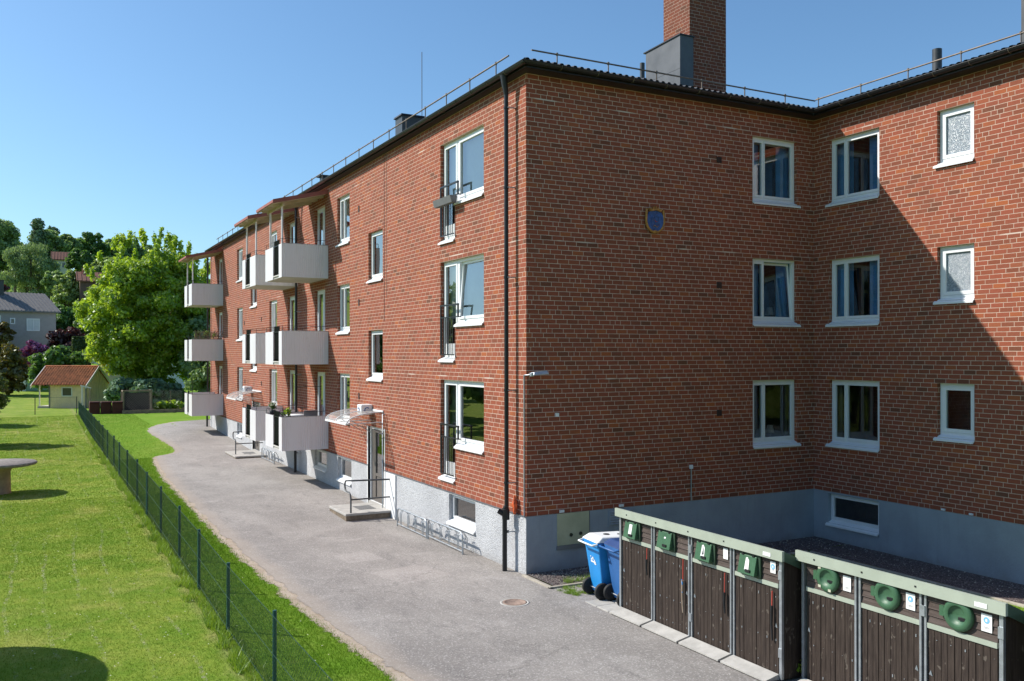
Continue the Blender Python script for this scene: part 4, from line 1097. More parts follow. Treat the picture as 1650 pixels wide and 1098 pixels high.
# ------------------------------------------------------------------ wheeled bins
def bin_(x, y, g, body, lid, lab, stickers, rz=0):
    t = thing('wheelie_bin', lab, 'wheelie bin', (x, y, g), 'blue wheelie bins by the enclosure', rz)
    def lb(b, n, bev=0): return b.build(n, t, bevel=bev, local=True)
    b = MB()   # tapered shell: bottom smaller; wheels on -x side
    bt = [(-.22, -.20, .07), (.24, -.20, .07), (.24, .20, .07), (-.22, .20, .07)]
    tp = [(-.34, -.27, .93), (.34, -.27, .93), (.34, .27, .93), (-.34, .27, .93)]
    b.hexa(bt + tp, body); lb(b, 'body', .02)
    b = MB(); b.hexa([(-.37, -.295, .91), (.36, -.295, .91), (.36, .295, .91), (-.37, .295, .91), (-.37, -.295, .985), (.36, -.295, .985), (.36, .295, .985), (-.37, .295, .985)], body); lb(b, 'rim', .012)
    b = MB(); b.hexa([(-.39, -.30, .987), (.39, -.30, .987), (.39, .30, .987), (-.39, .30, .987), (-.26, -.24, 1.075), (.33, -.24, 1.06), (.33, .24, 1.06), (-.26, .24, 1.075)], lid)
    o = lb(b, 'lid', .02)
    b = MB(); b.cyl((-.05, 0, 1.073), .055, .006, BLACK, 14); b.cyl((.17, -.05, 1.068), .03, .006, BLACK, 10); b.build('deposit_slot', o, local=True)
    b = MB(); b.tube([(-.36, -.27, .965), (-.46, -.25, .95), (-.46, .25, .95), (-.36, .27, .965)], .018, lid if lid is not NAVY else body, 8); lb(b, 'handle')
    for s in (-1, 1):
        b = MB(); b.lathe((-.25, s * .235, .145), [(.001, -.03 * s), (.06, -.03 * s), (.08, -.035 * s), (.135, -.035 * s), (.145, -.02 * s), (.145, .02 * s), (.135, .035 * s), (.08, .035 * s), (.06, .02 * s), (.001, .02 * s)], RUBBER, 'y', 22); lb(b, 'wheel')
    b = MB(); b.tube([(-.25, -.23, .145), (-.25, .23, .145)], .012, GALV, 6); lb(b, 'axle')
    for (face, cx, cz, w_, h_, m, bars) in stickers:
        b = MB()
        if face == 'f':
            dx = lambda z: -.22 - .12 * (z - .07) / .86 - .004
            b.face([(dx(cz - h_ / 2), cx - w_ / 2, cz - h_ / 2), (dx(cz - h_ / 2), cx + w_ / 2, cz - h_ / 2), (dx(cz + h_ / 2), cx + w_ / 2, cz + h_ / 2), (dx(cz + h_ / 2), cx - w_ / 2, cz + h_ / 2)], m)
        else:
            dy = lambda z: -.20 - .07 * (z - .07) / .86 - .004
            F = lambda a, z, e=0: (a, dy(z) - e, z)
            b.face([F(cx - w_ / 2, cz - h_ / 2), F(cx + w_ / 2, cz - h_ / 2), F(cx + w_ / 2, cz + h_ / 2), F(cx - w_ / 2, cz + h_ / 2)], m)
            for i in range(4):
                a = cx - w_ / 2; z0 = cz - h_ * .3 + i * .055
                b.face([F(a, z0, .002), F(a + .06, z0 + .03, .002), F(a + .06, z0 + .05, .002), F(a, z0 + .02, .002)], body)
            b.face([F(cx + .02, cz - .0, .002), F(cx + w_ / 2 - .02, cz, .002), F(cx + w_ / 2 - .02, cz + .12, .002), F(cx + .02, cz + .12, .002)], BLACK)
            b.face([F(cx + .05, cz + .03, .003), F(cx + .075, cz + .03, .003), F(cx + .075, cz + .09, .003), F(cx + .05, cz + .09, .003)], m)
        lb(b, 'sticker')
    if bars_logo.get(lab):
        b = MB()
        X = lambda z: -.22 - .12 * (z - .07) / .86 - .006
        for (p, q, u, v) in bars_logo[lab]:
            b.face([(X(u), p, u), (X(u), q, u), (X(v), q, v), (X(v), p, v)], PAPER)
        lb(b, 'logo')
    return t
L1 = 'bright blue wheelie bin with a white lid, beside the corner'
bars_logo = {L1: [(-.09, .09, .60, .63), (.04, .08, .635, .67), (-.02, .02, .65, .70), (-.07, -.04, .635, .66), (.06, .09, .69, .71), (-.10, -.03, .575, .597)]}
bin_(.58, -1.93, -1.115, BLUEB, WHITE, L1, [('s', .02, .58, .24, .26, PAPER, 1)], radians(-6))
bin_(.64, -2.50, -1.115, BLUED, NAVY, 'darker blue wheelie bin with a navy lid against the enclosure', [], radians(-6))

# ------------------------------------------------------------------ recycling enclosures
def enclosure(lab, x, ys, g, kind, ramps):
    t = thing('bin_enclosure', lab, 'bin enclosure', (x + .5, (ys[0] + ys[-1]) / 2, g), 'dark timber bin enclosures with green trim')
    ya, yb = ys[0], ys[-1]; zt = .44; Dp = 1.05
    # side panels and back
    for y, s in ((ya, 1), (yb, -1)):
        b = MB(); e = .03 * s
        b.hexa([(x + .02, y, g), (x + Dp, y, g), (x + Dp, y + e, g), (x + .02, y + e, g), (x + .02, y, zt), (x + Dp, y, zt - .46), (x + Dp, y + e, zt - .46), (x + .02, y + e, zt)], WOODV)
        b.build('side_panel', t)
        b = MB(); b.box(x + .03, x + .09, y - .035 if s > 0 else y, y if s > 0 else y + .035, g, zt, mat('dark_green_trim', (.05, .09, .06), .5)); b.build('corner_trim', t)
    b = MB(); b.box(x + Dp, x + Dp + .03, yb, ya, g, zt - .44, WOODV); b.build('back_panel', t)
    # roof sheet sloping back, fascia in front
    b = MB(); b.hexa([(x - .03, yb - .06, .53), (x + Dp + .1, yb - .06, .03), (x + Dp + .1, ya + .06, .03), (x - .03, ya + .06, .53), (x - .03, yb - .06, .55), (x + Dp + .1, yb - .06, .05), (x + Dp + .1, ya + .06, .05), (x - .03, ya + .06, .55)], GREENP)
    b.build('roof', t)
    b = MB(); b.box(x - .07, x - .031, yb - .08, ya + .08, .445, .575, GREENP)
    for i in range(len(ys)): 
        y = ya + .02 + (yb - ya - .04) * (i + .35) / (len(ys) - .3); b.box(x - .074, x - .069, y - .012, y + .012, .5, .52, BLACK)
    for y, s in ((ya + .08, 1), (yb - .08, -1)):
        b.hexa([(x - .03, y, .445), (x + Dp, y, -.03), (x + Dp, y - .01 * s, -.03), (x - .03, y - .01 * s, .445), (x - .03, y, .572), (x + Dp, y, .10), (x + Dp, y - .01 * s, .10), (x - .03, y - .01 * s, .572)], mat('dark_green_trim', (.05, .09, .06), .5))
    b.build('roof_fascia', t)
    b = MB(); b.box(x - .075, x - .071, yb + .12, yb + .26, .47, .52, PAPER); b.build('name_label', t)
    for i, y in enumerate(ys):
        ww = .022
        b = MB()
        if i in (0, len(ys) - 1): b.box(x - .02, x + .03, y - ww, y + ww, g, zt + .02, GALV)
        else: b.box(x - .02, x + .03, y - .045, y - .018, g, zt + .02, GALV); b.box(x - .02, x + .03, y + .018, y + .045, g, zt + .02, GALV); b.box(x + .0, x + .03, y - .018, y + .018, g, zt + .02, DARKM)
        for z in (.25, -.75):
            if i in (2, 4) or (kind == 'round' and i in (2, 3)): b.box(x - .03, x - .02, y - .03, y + .03, z - .06, z + .06, GALV)
        b.build('steel_post', t)
    for i in range(len(ys) - 1):
        p, q = ys[i] - .05, ys[i + 1] + .05      # p > q
        b = MB(); n = 10; rr = random.Random(i + (9 if kind == 'round' else 0))
        wd = (p - q) / n
        for j in range(n):
            e = rr.uniform(-.004, .004); b.box(x + .0 + e, x + .02 + e, q + wd * j + .004, q + wd * (j + 1) - .004, g + .04, .07, WOODV)
        b.box(x + .021, x + .024, q, p, g + .04, .07, BLACK)
        s = b
        for (yy, zz) in ((p - .04, -.42), (q + .04, -.42)):
            if (i + (yy == p - .04)) % 2: s.mesh([(x - .006, yy - .022, zz - .03), (x - .006, yy + .022, zz - .02), (x - .006, yy + .0, zz + .035), (x - .012, yy, zz)], [(0, 1, 2), (0, 1, 3), (1, 2, 3), (2, 0, 3)], GALV)
        for j in range(0, n, 2):
            for zz in (g + .15, -.05, -.6): 
                yy = q + wd * (j + .5) + rr.uniform(-.01, .01); s.box(x - .006, x - .003, yy - .006, yy + .006, zz - .006 + rr.uniform(-.02, .02), zz + .008, GALV)
        door = b.build('door', t)
        b = MB(); hh = (.445 - .13) / 4
        for j in range(4): b.hexa([(x - .005, q, .13 + hh * j + .003), (x + .02, q, .13 + hh * j + .003), (x + .02, p, .13 + hh * j + .003), (x - .005, p, .13 + hh * j + .003), (x + .008, q, .13 + hh * (j + 1) - .003), (x + .02, q, .13 + hh * (j + 1) - .003), (x + .02, p, .13 + hh * (j + 1) - .003), (x + .008, p, .13 + hh * (j + 1) - .003)], WOODH)
        b.box(x + .021, x + .024, q, p, .1, .445, BLACK); b.build('upper_panel', t)
        b = MB(); b.box(x - .014, x + .02, q - .0, p + .0, .072, .128, GREENP); b.build('green_band', t)
        if kind == 'flap':
            yc = p - .30; w2 = .16; z0, z1 = .155, .405
            b = MB(); b.hexa([(x - .10, yc - w2, z0), (x - .03, yc - w2, z0), (x - .03, yc + w2, z0), (x - .10, yc + w2, z0), (x - .05, yc - w2, z1), (x - .03, yc - w2, z1), (x - .03, yc + w2, z1), (x - .05, yc + w2, z1)], HATCHG)
            h = b.build('flap_hatch', t, bevel=.006)
            s = MB(); s.box(x - .031, x - .0, yc - w2 - .05, yc + w2 + .01, z0 - .03, z1 + .02, mat('dark_green_frame', (.03, .06, .035), .5)); s.build('hatch_frame', h)
            s = MB(); s.box(x - .105, x - .088, yc - .08, yc + .01, z0 + .035, z0 + .07, BLACK); s.build('grip', h)
            for dy in (-.1, .1): s = MB(); s.box(x - .06, x - .04, yc + dy - .02, yc + dy + .02, z1 - .005, z1 + .012, BLACK); s.build('hinge', h)
            s = MB()
            def FP(y, z, e=.003): 
                f = (z - z0) / (z1 - z0); return (x - .10 + .05 * f - e, y, z)
            if i == 1: q4 = [(yc - .04, .31), (yc - .0, .31), (yc - .0, .335), (yc - .04, .335)]
            elif i == 0: q4 = [(yc - .05, .22), (yc + .03, .22), (yc + .03, .375), (yc - .05, .375)]
            else: q4 = [(yc - .045, .215), (yc + .035, .215), (yc + .03, .37), (yc - .0, .38), (yc - .035, .34)]
            s.face([FP(*k_) for k_ in q4], PAPER); s.build('sign', h)
            if i == 2: s = MB(); s.face([FP(yc - .03, .25, .005), FP(yc + .005, .24, .005), FP(yc - .005, .35, .005)], BLACK); s.build('pictogram', h)
        else:
            yc = (p + q) / 2 + .02; zc = .31; r = .175
            b = MB()
            b.lathe((x - .015, yc, zc), [(r * .98, .015), (r, -.01), (r * .98, -.022), (r * .90, -.036), (r * .78, -.042), (r * .66, -.042), (r * .60, -.038)], HATCHG, 'x', 40)
            # recessed scoop, deeper towards the top
            n = 32; rings = []
            vs = []; fs = []
            for kk, (rr_, dd) in enumerate(((.60, -.038), (.56, -.026), (.45, -.010), (.25, -.003), (.001, -.001))):
                for j in range(n):
                    a = 2 * pi * j / n; zz = sin(a) * rr_ * r; 
                    vs.append((x - .015 + dd + (.0 if kk == 0 else -.02 * max(0, -sin(a)) * rr_), yc + cos(a) * rr_ * r, zc + zz))
            for kk in range(4):
                for j in range(n): fs.append((kk * n + j, kk * n + (j + 1) % n, (kk + 1) * n + (j + 1) % n, (kk + 1) * n + j))
            b.mesh(vs, fs, HATCHG, True); h = b.build('round_hatch', t)
            s = MB(); s.box(x - .045, x - .015, yc - .09, yc - .01, zc - .045, zc - .015, BLACK); s.build('grip', h)
            s = MB(); s.box(x - .04, x - .0, yc + r - .01, yc + r + .045, zc - .05, zc + .06, HATCHG); s.build('hinge', h)
            s = MB()
            X = x - .015 - .046
            if i == 0:
                for (dy, dz) in ((.03, .15), (.10, .12), (.10, -.11), (-.06, -.135)): s.box(X - .001, X, yc + dy - .022, yc + dy + .022, zc + dz - .016, zc + dz + .016, mat('faded_sticker', (.5, .5, .38), .7, var=.2, scale=40))
            else: s.box(X - .001, X + .001, yc - .06, yc + .03, zc + .135, zc + .155, PAPER)
            s.build('sticker', h)
        if kind == 'round' or i >= 2:
            yy = q + .115 if kind == 'round' else q + .09
            w3 = .06 if kind == 'round' else .048; z0, z1 = (.215, .40) if kind == 'round' else (.25, .40)
            s = MB(); s.face([(x - .012, yy - w3, z0), (x - .012, yy + w3, z0), (x - .012, yy + w3, z1), (x - .012, yy - w3, z1)], PAPER)
            nn = s.build('notice', t)
            if i != 2 or kind == 'round':
                s = MB(); cz = z1 - .065
                s.mesh([(x - .014, yy + .034 * cos(a), cz + .034 * sin(a)) for a in [2 * pi * j / 18 for j in range(18)]], [tuple(range(18))], BLUEINK if not (kind == 'round' and i == 0) else PAPER)
                s.box(x - .0155, x - .0145, yy - .01, yy + .012, cz - .014, cz + .012, PAPER)
                s.box(x - .0135, x - .0125, yy - .03, yy + .03, z0 + .045, z0 + .049, GREYSHEET); s.box(x - .0135, x - .0125, yy - .022, yy + .022, z0 + .033, z0 + .036, GREYSHEET)
                s.build('blue_pictogram', nn)
        if ramps:
            b = MB(); o_ = .008
            b.hexa([(x - .25, q + o_ - .03, g - .01), (x - .02, q + o_ - .03, g - .01), (x - .02, p + .03, g - .01), (x - .25, p + .03, g - .01), (x - .25, q + o_ - .03, g + .012), (x - .02, q + o_ - .03, g + .06), (x - .02, p + .03, g + .06), (x - .25, p + .03, g + .012)], CONC)
            b.build('ramp', t)
    return t
ENC1 = [-2.84, -3.72, -4.62, -5.52, -6.43]
ENC2 = [-6.58, -7.45, -8.35, -9.27]
enclosure('dark timber bin enclosure with four square green flaps', .21, ENC1, -1.09, 'flap', True)
enclosure('dark timber bin enclosure with three round green hatches', .45, ENC2, -1.11, 'round', True)
third = thing('bin_enclosure', 'low dark green enclosure roof at the lower right edge', 'bin enclosure', (.9, -10.4, -1.1), 'dark timber bin enclosures with green trim')
b = MB(); b.box(.75, 1.7, -11.6, -9.5, -1.1, .36, WOODV); b.build('wall', third)
b = MB(); b.hexa([(.62, -11.7, .36), (1.8, -11.7, .1), (1.8, -9.42, .1), (.62, -9.42, .36), (.62, -11.7, .46), (1.8, -11.7, .2), (1.8, -9.42, .2), (.62, -9.42, .46)], mat('dark_green_trim', (.05, .09, .06), .5)); b.build('roof', third)
def strap(y, z0, zc, z1, m, lab, fat=.02, blue=False):
    t = thing('hanging_brush', lab, 'hanging brush', (.19, y, z1), 'tools hanging from red straps on the flap enclosure')
    b = MB(); b.tube([(.185, y, z0), (.18, y, zc)], .008, REDSTRAP, 6); b.build('strap', t)
    b = MB(); b.tube([(.175, y, zc + .01), (.17, y, (zc + z1) / 2), (.18, y - .005, z1)], fat, m, 8, r2=fat * .6); b.build('tool', t)
    if blue: b = MB(); b.tube([(.165, y + .01, zc + .02), (.155, y - .015, zc - .03), (.17, y + .01, zc - .1), (.16, y - .01, zc - .17)], .009, BLUEB, 5); b.build('knotted_cord', t)
strap(-3.58, .06, -.12, -.36, BLACK, 'black brush on a red strap on the first door from the bins')
strap(-4.47, .07, -.25, -.72, TIMBER, 'wooden stick on a red and blue cord on the second door', .024, True)
strap(-5.38, .06, -.22, -.5, BLACK, 'black brush on a red strap on the third door')
strap(-6.29, .02, -.18, -.62, BLACK, 'long black brush on a red strap on the fourth door, by the gap')

# ------------------------------------------------------------------ fence
FX = -5.69
FYS = [-9.2, -6.6, -3.83, -.95, 1.71, 4.35, 7.3, 10.0, 12.9] + [12.9 + 2.85 * i for i in range(1, 14)]
ft = thing('chain_link_fence', 'long green chain link fence between the lawn and the drive', 'fence', (FX, 20, -1.1))
def ftop(y): return float(np.interp(y, [-12, -1, 2, 8, 13, 26, 40, 50], [-.07, -.06, 0, .04, .09, .09, .1, .05]))
for i, y in enumerate(FYS):
    xx = FX + .02 * sin(y * 3); z0 = gz(FX, y) - .05
    b = MB(); b.tube([(xx, y, z0), (xx + .004, y, ftop(y))], .026, TEALP, 8); b.build('post', ft)
WIREG = mat('dark_green_wire', (.02, .06, .045), .4, var=.1)
b = MB(); wv = []; wf = []
vs = []; quads = []
ymin, ymax = FYS[0], FYS[-1]
def wire(p, q, r=.0016):
    p = np.array(p); q = np.array(q); i0 = len(vs)
    for e in (p, q):
        vs.append(tuple(e + (r, 0, 0))); vs.append(tuple(e + (-r * .5, 0, r * .8))); vs.append(tuple(e + (-r * .5, 0, -r * .8)))
    for j in range(3): quads.append((i0 + j, i0 + (j + 1) % 3, i0 + 3 + (j + 1) % 3, i0 + 3 + j))
stp = .068; H = 1.03
y = ymin - H
while y < ymax:
    for s in (1, -1):
        ya_, yb_ = (y, y + H) if s > 0 else (y + H, y)
        za, zb_ = -1.07, -1.07 + H
        # clip
        def cl(ya_, yb_, za, zb_):
            P, Q = [ya_, za], [yb_, zb_]
            for A, B in ((P, Q), (Q, P)):
                if A[0] < ymin: f = (ymin - A[0]) / (B[0] - A[0]); A[1] = A[1] + (B[1] - A[1]) * f; A[0] = ymin
                if A[0] > ymax: f = (ymax - A[0]) / (B[0] - A[0]); A[1] = A[1] + (B[1] - A[1]) * f; A[0] = ymax
            return P, Q
        if max(ya_, yb_) <= ymin: continue
        P, Q = cl(ya_, yb_, za, zb_)
        f = lambda P: (FX - .028, P[0], gz(FX, P[0]) + .03 + (P[1] + 1.07) / H * (ftop(P[0]) - .02 - gz(FX, P[0]) - .03))
        wire(f(P), f(Q), .002 if P[0] < 25 else .0024)
    y += stp if y < 14 else stp * 1.35
b.mesh(vs, quads, WIREG); b.build('wire_mesh', ft)
b = MB()
for dz_ in (-.03, -.5, -.97):
    b.tube([(FX - .03, y, ftop(y) + dz_) for y in FYS], .0032, WIREG, 5)
b.build('tension_wire', ft)
# cross fence at the far end of the lawn, gate posts
ct = thing('chain_link_fence', 'thin dark chain link fence crossing the far end of the lawn', 'fence', (-9, 52, -.85))
for x in (-12.8, -10.5, -8.22, -5.75):
    b = MB(); b.tube([(x, 52.1, -.9), (x, 52.1, .28)], .03, DARKM, 6); b.build('post', ct)
vs = []; quads = []
x = -14.5
while x < -5.8:
    for s in (1, -1):
        a_, c_ = (x, x + 1.1) if s > 0 else (x + 1.1, x)
        i0 = len(vs); r = .002
        P = np.array((a_, 52.1, -.86)); Q = np.array((c_, 52.1, .22))
        for e in (P, Q): vs += [tuple(e + (0, r, r)), tuple(e + (0, -r, 0)), tuple(e + (0, 0, -r))]
        for j in range(3): quads.append((i0 + j, i0 + (j + 1) % 3, i0 + 3 + (j + 1) % 3, i0 + 3 + j))
    x += .14
b = MB(); b.mesh(vs, quads, DARKM); b.tube([(-14.5, 52.1, .25), (-5.7, 52.1, .25)], .008, DARKM, 5); b.build('wire_mesh', ct)
gt = thing('gate_frame', 'narrow weathered white gate frame at the end of the green fence', 'gate', (-5.0, 53, -.85))
b = MB(); b.box(-5.45, -5.37, 52.4, 52.48, -.9, 1.0, WHITEPAINT); b.box(-4.95, -4.89, 52.4, 52.48, -.9, .85, TIMBER); b.hexa([(-5.5, 52.38, .95), (-4.85, 52.38, .78), (-4.85, 52.5, .78), (-5.5, 52.5, .95), (-5.5, 52.38, 1.03), (-4.85, 52.38, .86), (-4.85, 52.5, .86), (-5.5, 52.5, 1.03)], WHITEPAINT); b.build('frame', gt)

# ------------------------------------------------------------------ stone table, parasol
t = thing('stone_table', 'round weathered stone table on a pedestal on the lawn', 'table', (-9.25, 16.3, -1.1))
b = MB(); b.lathe((-9.25, 16.3, -1.1), [(.001, .84), (.95, .84), (1.03, .86), (1.06, .91), (1.02, .945), (.001, .95)], STONE, n=48); b.build('table_top', t)
b = MB(); b.lathe((-9.25, 16.3, -1.12), [(.36, .0), (.34, .08), (.33, .7), (.40, .78), (.44, .86), (.001, .86)], STONEP, n=8); b.build('pedestal', t)
t = thing('unseen_parasol', 'unseen round parasol off to the left, added to cast the shade on the lawn', 'parasol', (-11.35, -.15, -1.1))
b = MB(); b.lathe((-11.35, -.15, 1.2), [(1.8, 0), (1.78, .05), (1.2, .35), (.5, .58), (.02, .7)], mat('parasol_canvas', (.6, .55, .45), .9), n=32); b.build('canopy', t)  # out of view, shaped to cast the round shadow on the lawn
b = MB(); b.tube([(-11.35, -.15, -1.1), (-11.35, -.15, 1.85)], .025, TIMBER, 8); b.build('pole', t)
b = MB(); b.cyl((-11.35, -.15, -1.1), .28, .08, CONC, 20); b.build('base', t)

# ------------------------------------------------------------------ garden sheds and boxes far left
AX = Vector((cos(YAW), -sin(YAW), 0)); DP = Vector((sin(YAW), cos(YAW), 0))
def shed():
    o0 = Vector((-7.25, 60.45, -.93)); Ls, Dd, h, rh = 2.72, 3.7, 1.78, 1.18
    t = thing('garden_shed', 'cream board garden shed with an orange tiled roof and white bargeboards', 'shed', tuple(o0))
    def P(a, d, z): v = o0 + AX * a + DP * d; return (v.x, v.y, o0.z + z)
    b = MB(); rng = random.Random(4)
    def boards(f0, f1, z1f, n):
        for i in range(n):
            u0, u1 = i / n, (i + 1) / n; g = .06 / n
            p, q = f0 + (f1 - f0) * (u0 + g), f0 + (f1 - f0) * (u1 - g)
            yield u0, u1
    # front wall with a window hole, gable right, back, left
    fn = lambda a, z, d: P(a, d, z)
    facade(b, YELLOWW, fn, 0, Ls, 0, h, [(.95, 1.65, .95, 1.55)], .06)
    n = 17
    for i in range(n):
        a = i * Ls / n
        for (z0, z1) in (((0, h),) if not (.9 < a < 1.7) else ((0, .88), (1.62, h))):
            b.hexa([P(a, -.025, z0), P(a + .045, -.025, z0), P(a + .045, 0, z0), P(a, 0, z0), P(a, -.025, z1), P(a + .045, -.025, z1), P(a + .045, 0, z1), P(a, 0, z1)], YELLOWW)
    b.face([P(Ls, 0, 0), P(Ls, Dd, 0), P(Ls, Dd, h), P(Ls, Dd / 2, h + rh), P(Ls, 0, h)], YELLOWW)
    for i in range(12):
        d = .1 + i * (Dd - .2) / 12; zt_ = h + rh * (1 - abs(d - Dd / 2) / (Dd / 2)) - .05
        b.hexa([P(Ls, d, 0), P(Ls + .025, d, 0), P(Ls + .025, d + .05, 0), P(Ls, d + .05, 0), P(Ls, d, zt_), P(Ls + .025, d, zt_), P(Ls + .025, d + .05, zt_), P(Ls, d + .05, zt_)], YELLOWW)
    b.face([P(0, 0, 0), P(0, Dd, 0), P(0, Dd, h), P(0, Dd / 2, h + rh), P(0, 0, h)], YELLOWW)
    b.face([P(0, Dd, 0), P(Ls, Dd, 0), P(Ls, Dd, h), P(0, Dd, h)], YELLOWW)
    b.build('wall', t)
    b = MB(); ring(b, fn, .9, 1.7, .9, 1.6, .07, -.035, .03, WHITEPAINT); o = b.build('window', t)
    b = MB(); b.face([P(.97, .02, .97), P(1.63, .02, .97), P(1.63, .02, 1.53), P(.97, .02, 1.53)], mat('dim_shed_glass', (.07, .07, .065), .1, spec=.8)); b.build('pane', o)
    # pantile roof: front and back slopes
    b = MB(); a0, a1 = -1.25, Ls + .12; ov = .3; n = int((a1 - a0) / .2); rows = 9
    for side in (0, 1):
        vs = []; fs = []; M_ = n * 4 + 1
        for r in range(rows):
            for e in (0, 1):
                s = (r + e) / rows; d = (-ov + (Dd / 2 + ov) * s); z = h - .1 + (rh + .22) * s + (.0 if e else .05)
                if side: d = Dd - d
                for i in range(M_):
                    a = a0 + (a1 - a0) * i / (M_ - 1); vs.append(P(a, d, z + .05 * sin(i * pi / 2) + .03))
        for r in range(rows * 2 - 1):
            for i in range(M_ - 1): fs.append((r * M_ + i, r * M_ + i + 1, (r + 1) * M_ + i + 1, (r + 1) * M_ + i))
        b.mesh(vs, fs, TERRAC, True)
    b.tube([P(a0, Dd / 2, h + rh + .17), P(a1, Dd / 2, h + rh + .17)], .07, TERRAC, 8); b.build('roof', t)
    for a in (a0 - .03, a1):
        b = MB()
        for side in (0, 1):
            d0 = -ov - .05 if not side else Dd + ov + .05
            b.hexa([P(a, d0, h - .28), P(a + .04, d0, h - .28), P(a + .04, Dd / 2, h + rh - .02), P(a, Dd / 2, h + rh - .02), P(a, d0, h - .06), P(a + .04, d0, h - .06), P(a + .04, Dd / 2, h + rh + .22), P(a, Dd / 2, h + rh + .22)], WHITEPAINT)
        b.build('bargeboard', t)
    b = MB(); b.hexa([P(-.85, .1, 0), P(-.78, .1, 0), P(-.78, .17, 0), P(-.85, .17, 0), P(-.85, .1, h), P(-.78, .1, h), P(-.78, .17, h), P(-.85, .17, h)], WHITEPAINT); b.build('porch_post', t)
    b = MB(); b.hexa([P(-.9, 0, 0), P(0, 0, 0), P(0, Dd, 0), P(-.9, Dd, 0), P(-.9, 0, .18), P(0, 0, .18), P(0, Dd, .18), P(-.9, Dd, .18)], CONC); b.build('porch_floor', t)
    for a in (0, Ls):
        b = MB(); b.hexa([P(a - .05, -.04, 0), P(a + .05, -.04, 0), P(a + .05, .0, 0), P(a - .05, .0, 0), P(a - .05, -.04, h), P(a + .05, -.04, h), P(a + .05, 0, h), P(a - .05, 0, h)], GREYSHEET); b.build('corner_board', t)
shed()
def shed2():
    o0 = Vector((-10.0, 86.3, -.65)); t = thing('garden_shed', 'small white and green clapboard shed with a white door behind the cream shed', 'shed', tuple(o0))
    def P(a, d, z): v = o0 + AX * a + DP * d; return (v.x, v.y, o0.z + z)
    GW = mat('pale_green_clapboard', (.28, .40, .27), .7); h = 2.25; w_ = 1.15; D = 2.6
    b = MB(); b.face([P(0, 0, 0), P(w_, 0, 0), P(w_, 0, h), P(w_ / 2, 0, h + .5), P(0, 0, h)], WHITEPAINT); b.face([P(0, 0, 0), P(0, D, 0), P(0, D, h), P(0, 0, h)], WHITEPAINT)
    for i in range(11):
        z0, z1 = h * i / 11, h * (i + 1) / 11
        b.face([P(w_ + .03, 0, z0), P(w_ + 1.6, D, z0), P(w_ + 1.6 - .03, D, z1), P(w_, 0, z1)], GW)
        b.face([P(w_ * .65, -.04, z0), P(w_, -.04, z0), P(w_, -.01, z1), P(w_ * .65, -.01, z1)], WHITEPAINT)
    b.build('wall', t)
    b = MB(); b.hexa([P(.15, -.06, .05), P(.72, -.06, .05), P(.72, -.02, .05), P(.15, -.02, .05), P(.15, -.06, 2.0), P(.72, -.06, 2.0), P(.72, -.02, 2.0), P(.15, -.02, 2.0)], HOUSEWH); b.build('door', t)
    b = MB(); b.face([P(-.1, -.1, h - .1), P(w_ / 2, -.1, h + .55), P(w_ / 2 + 1.6, D, h + .55), P(-.1, D, h - .1)], TERRAC); b.face([P(w_ / 2, -.1, h + .55), P(w_ + .1, -.1, h - .1), P(w_ + 1.8, D, h - .1), P(w_ / 2 + 1.6, D, h + .55)], TERRAC); b.build('roof', t)
shed2()
for i, (x, y, s) in enumerate(((-4.72, 51.0, 1.0), (-4.03, 50.8, 1.0), (-3.36, 50.5, .9))):
    t = thing('compost_bin', ['leftmost of the three dark red boxes, behind the fence end', 'middle of the three dark red boxes', 'rightmost of the three dark red boxes, nearest the wire cage'][i], 'compost bin', (x, y, -.87), 'three dark red boxes by the cream shed')
    b = MB(); b.hexa([(x - .33, y - .3, -.87), (x + .33, y - .3, -.87), (x + .33, y + .4, -.87), (x - .33, y + .4, -.87), (x - .31, y - .26, -.12), (x + .31, y - .26, -.12), (x + .31, y + .36, -.12), (x - .31, y + .36, -.12)], REDBOX); b.build('body', t, bevel=.03)
    b = MB(); b.hexa([(x - .335, y - .32, -.118), (x + .335, y - .32, -.118), (x + .335, y + .42, -.118), (x - .335, y + .42, -.118), (x - .31, y - .28, -.04), (x + .31, y - .28, -.04), (x + .31, y + .38, -.04), (x - .31, y + .38, -.04)], REDBOX); b.build('lid', t, bevel=.02)
t = thing('timber_cage', 'low timber framed wire cage standing in the raised bed', 'cage', (-1.9, 50.2, -.85))
b = MB(); y = 50.3
for x in (-3.0, -1.25): b.box(x - .05, x + .05, y - .05, y + .05, -.88, .62, TIMBER); b.box(x - .05, x + .05, y + 1.1, y + 1.2, -.88, .6, TIMBER)
b.box(-3.05, -1.2, y - .055, y + .045, .6, .7, TIMBER); b.box(-3.05, -1.2, y + 1.1, y + 1.2, .58, .66, TIMBER); b.box(-3.05, -2.95, y, y + 1.2, .6, .68, TIMBER); b.box(-1.3, -1.2, y, y + 1.2, .6, .68, TIMBER); b.box(-2.9, -1.3, y + 1.06, y + 1.09, -.85, .5, mat('dark_cage_board', (.05, .045, .04), .8))
b.build('frame', t)
vs = []; quads = []
NETM = mat('dull_wire', (.2, .2, .18), .6)
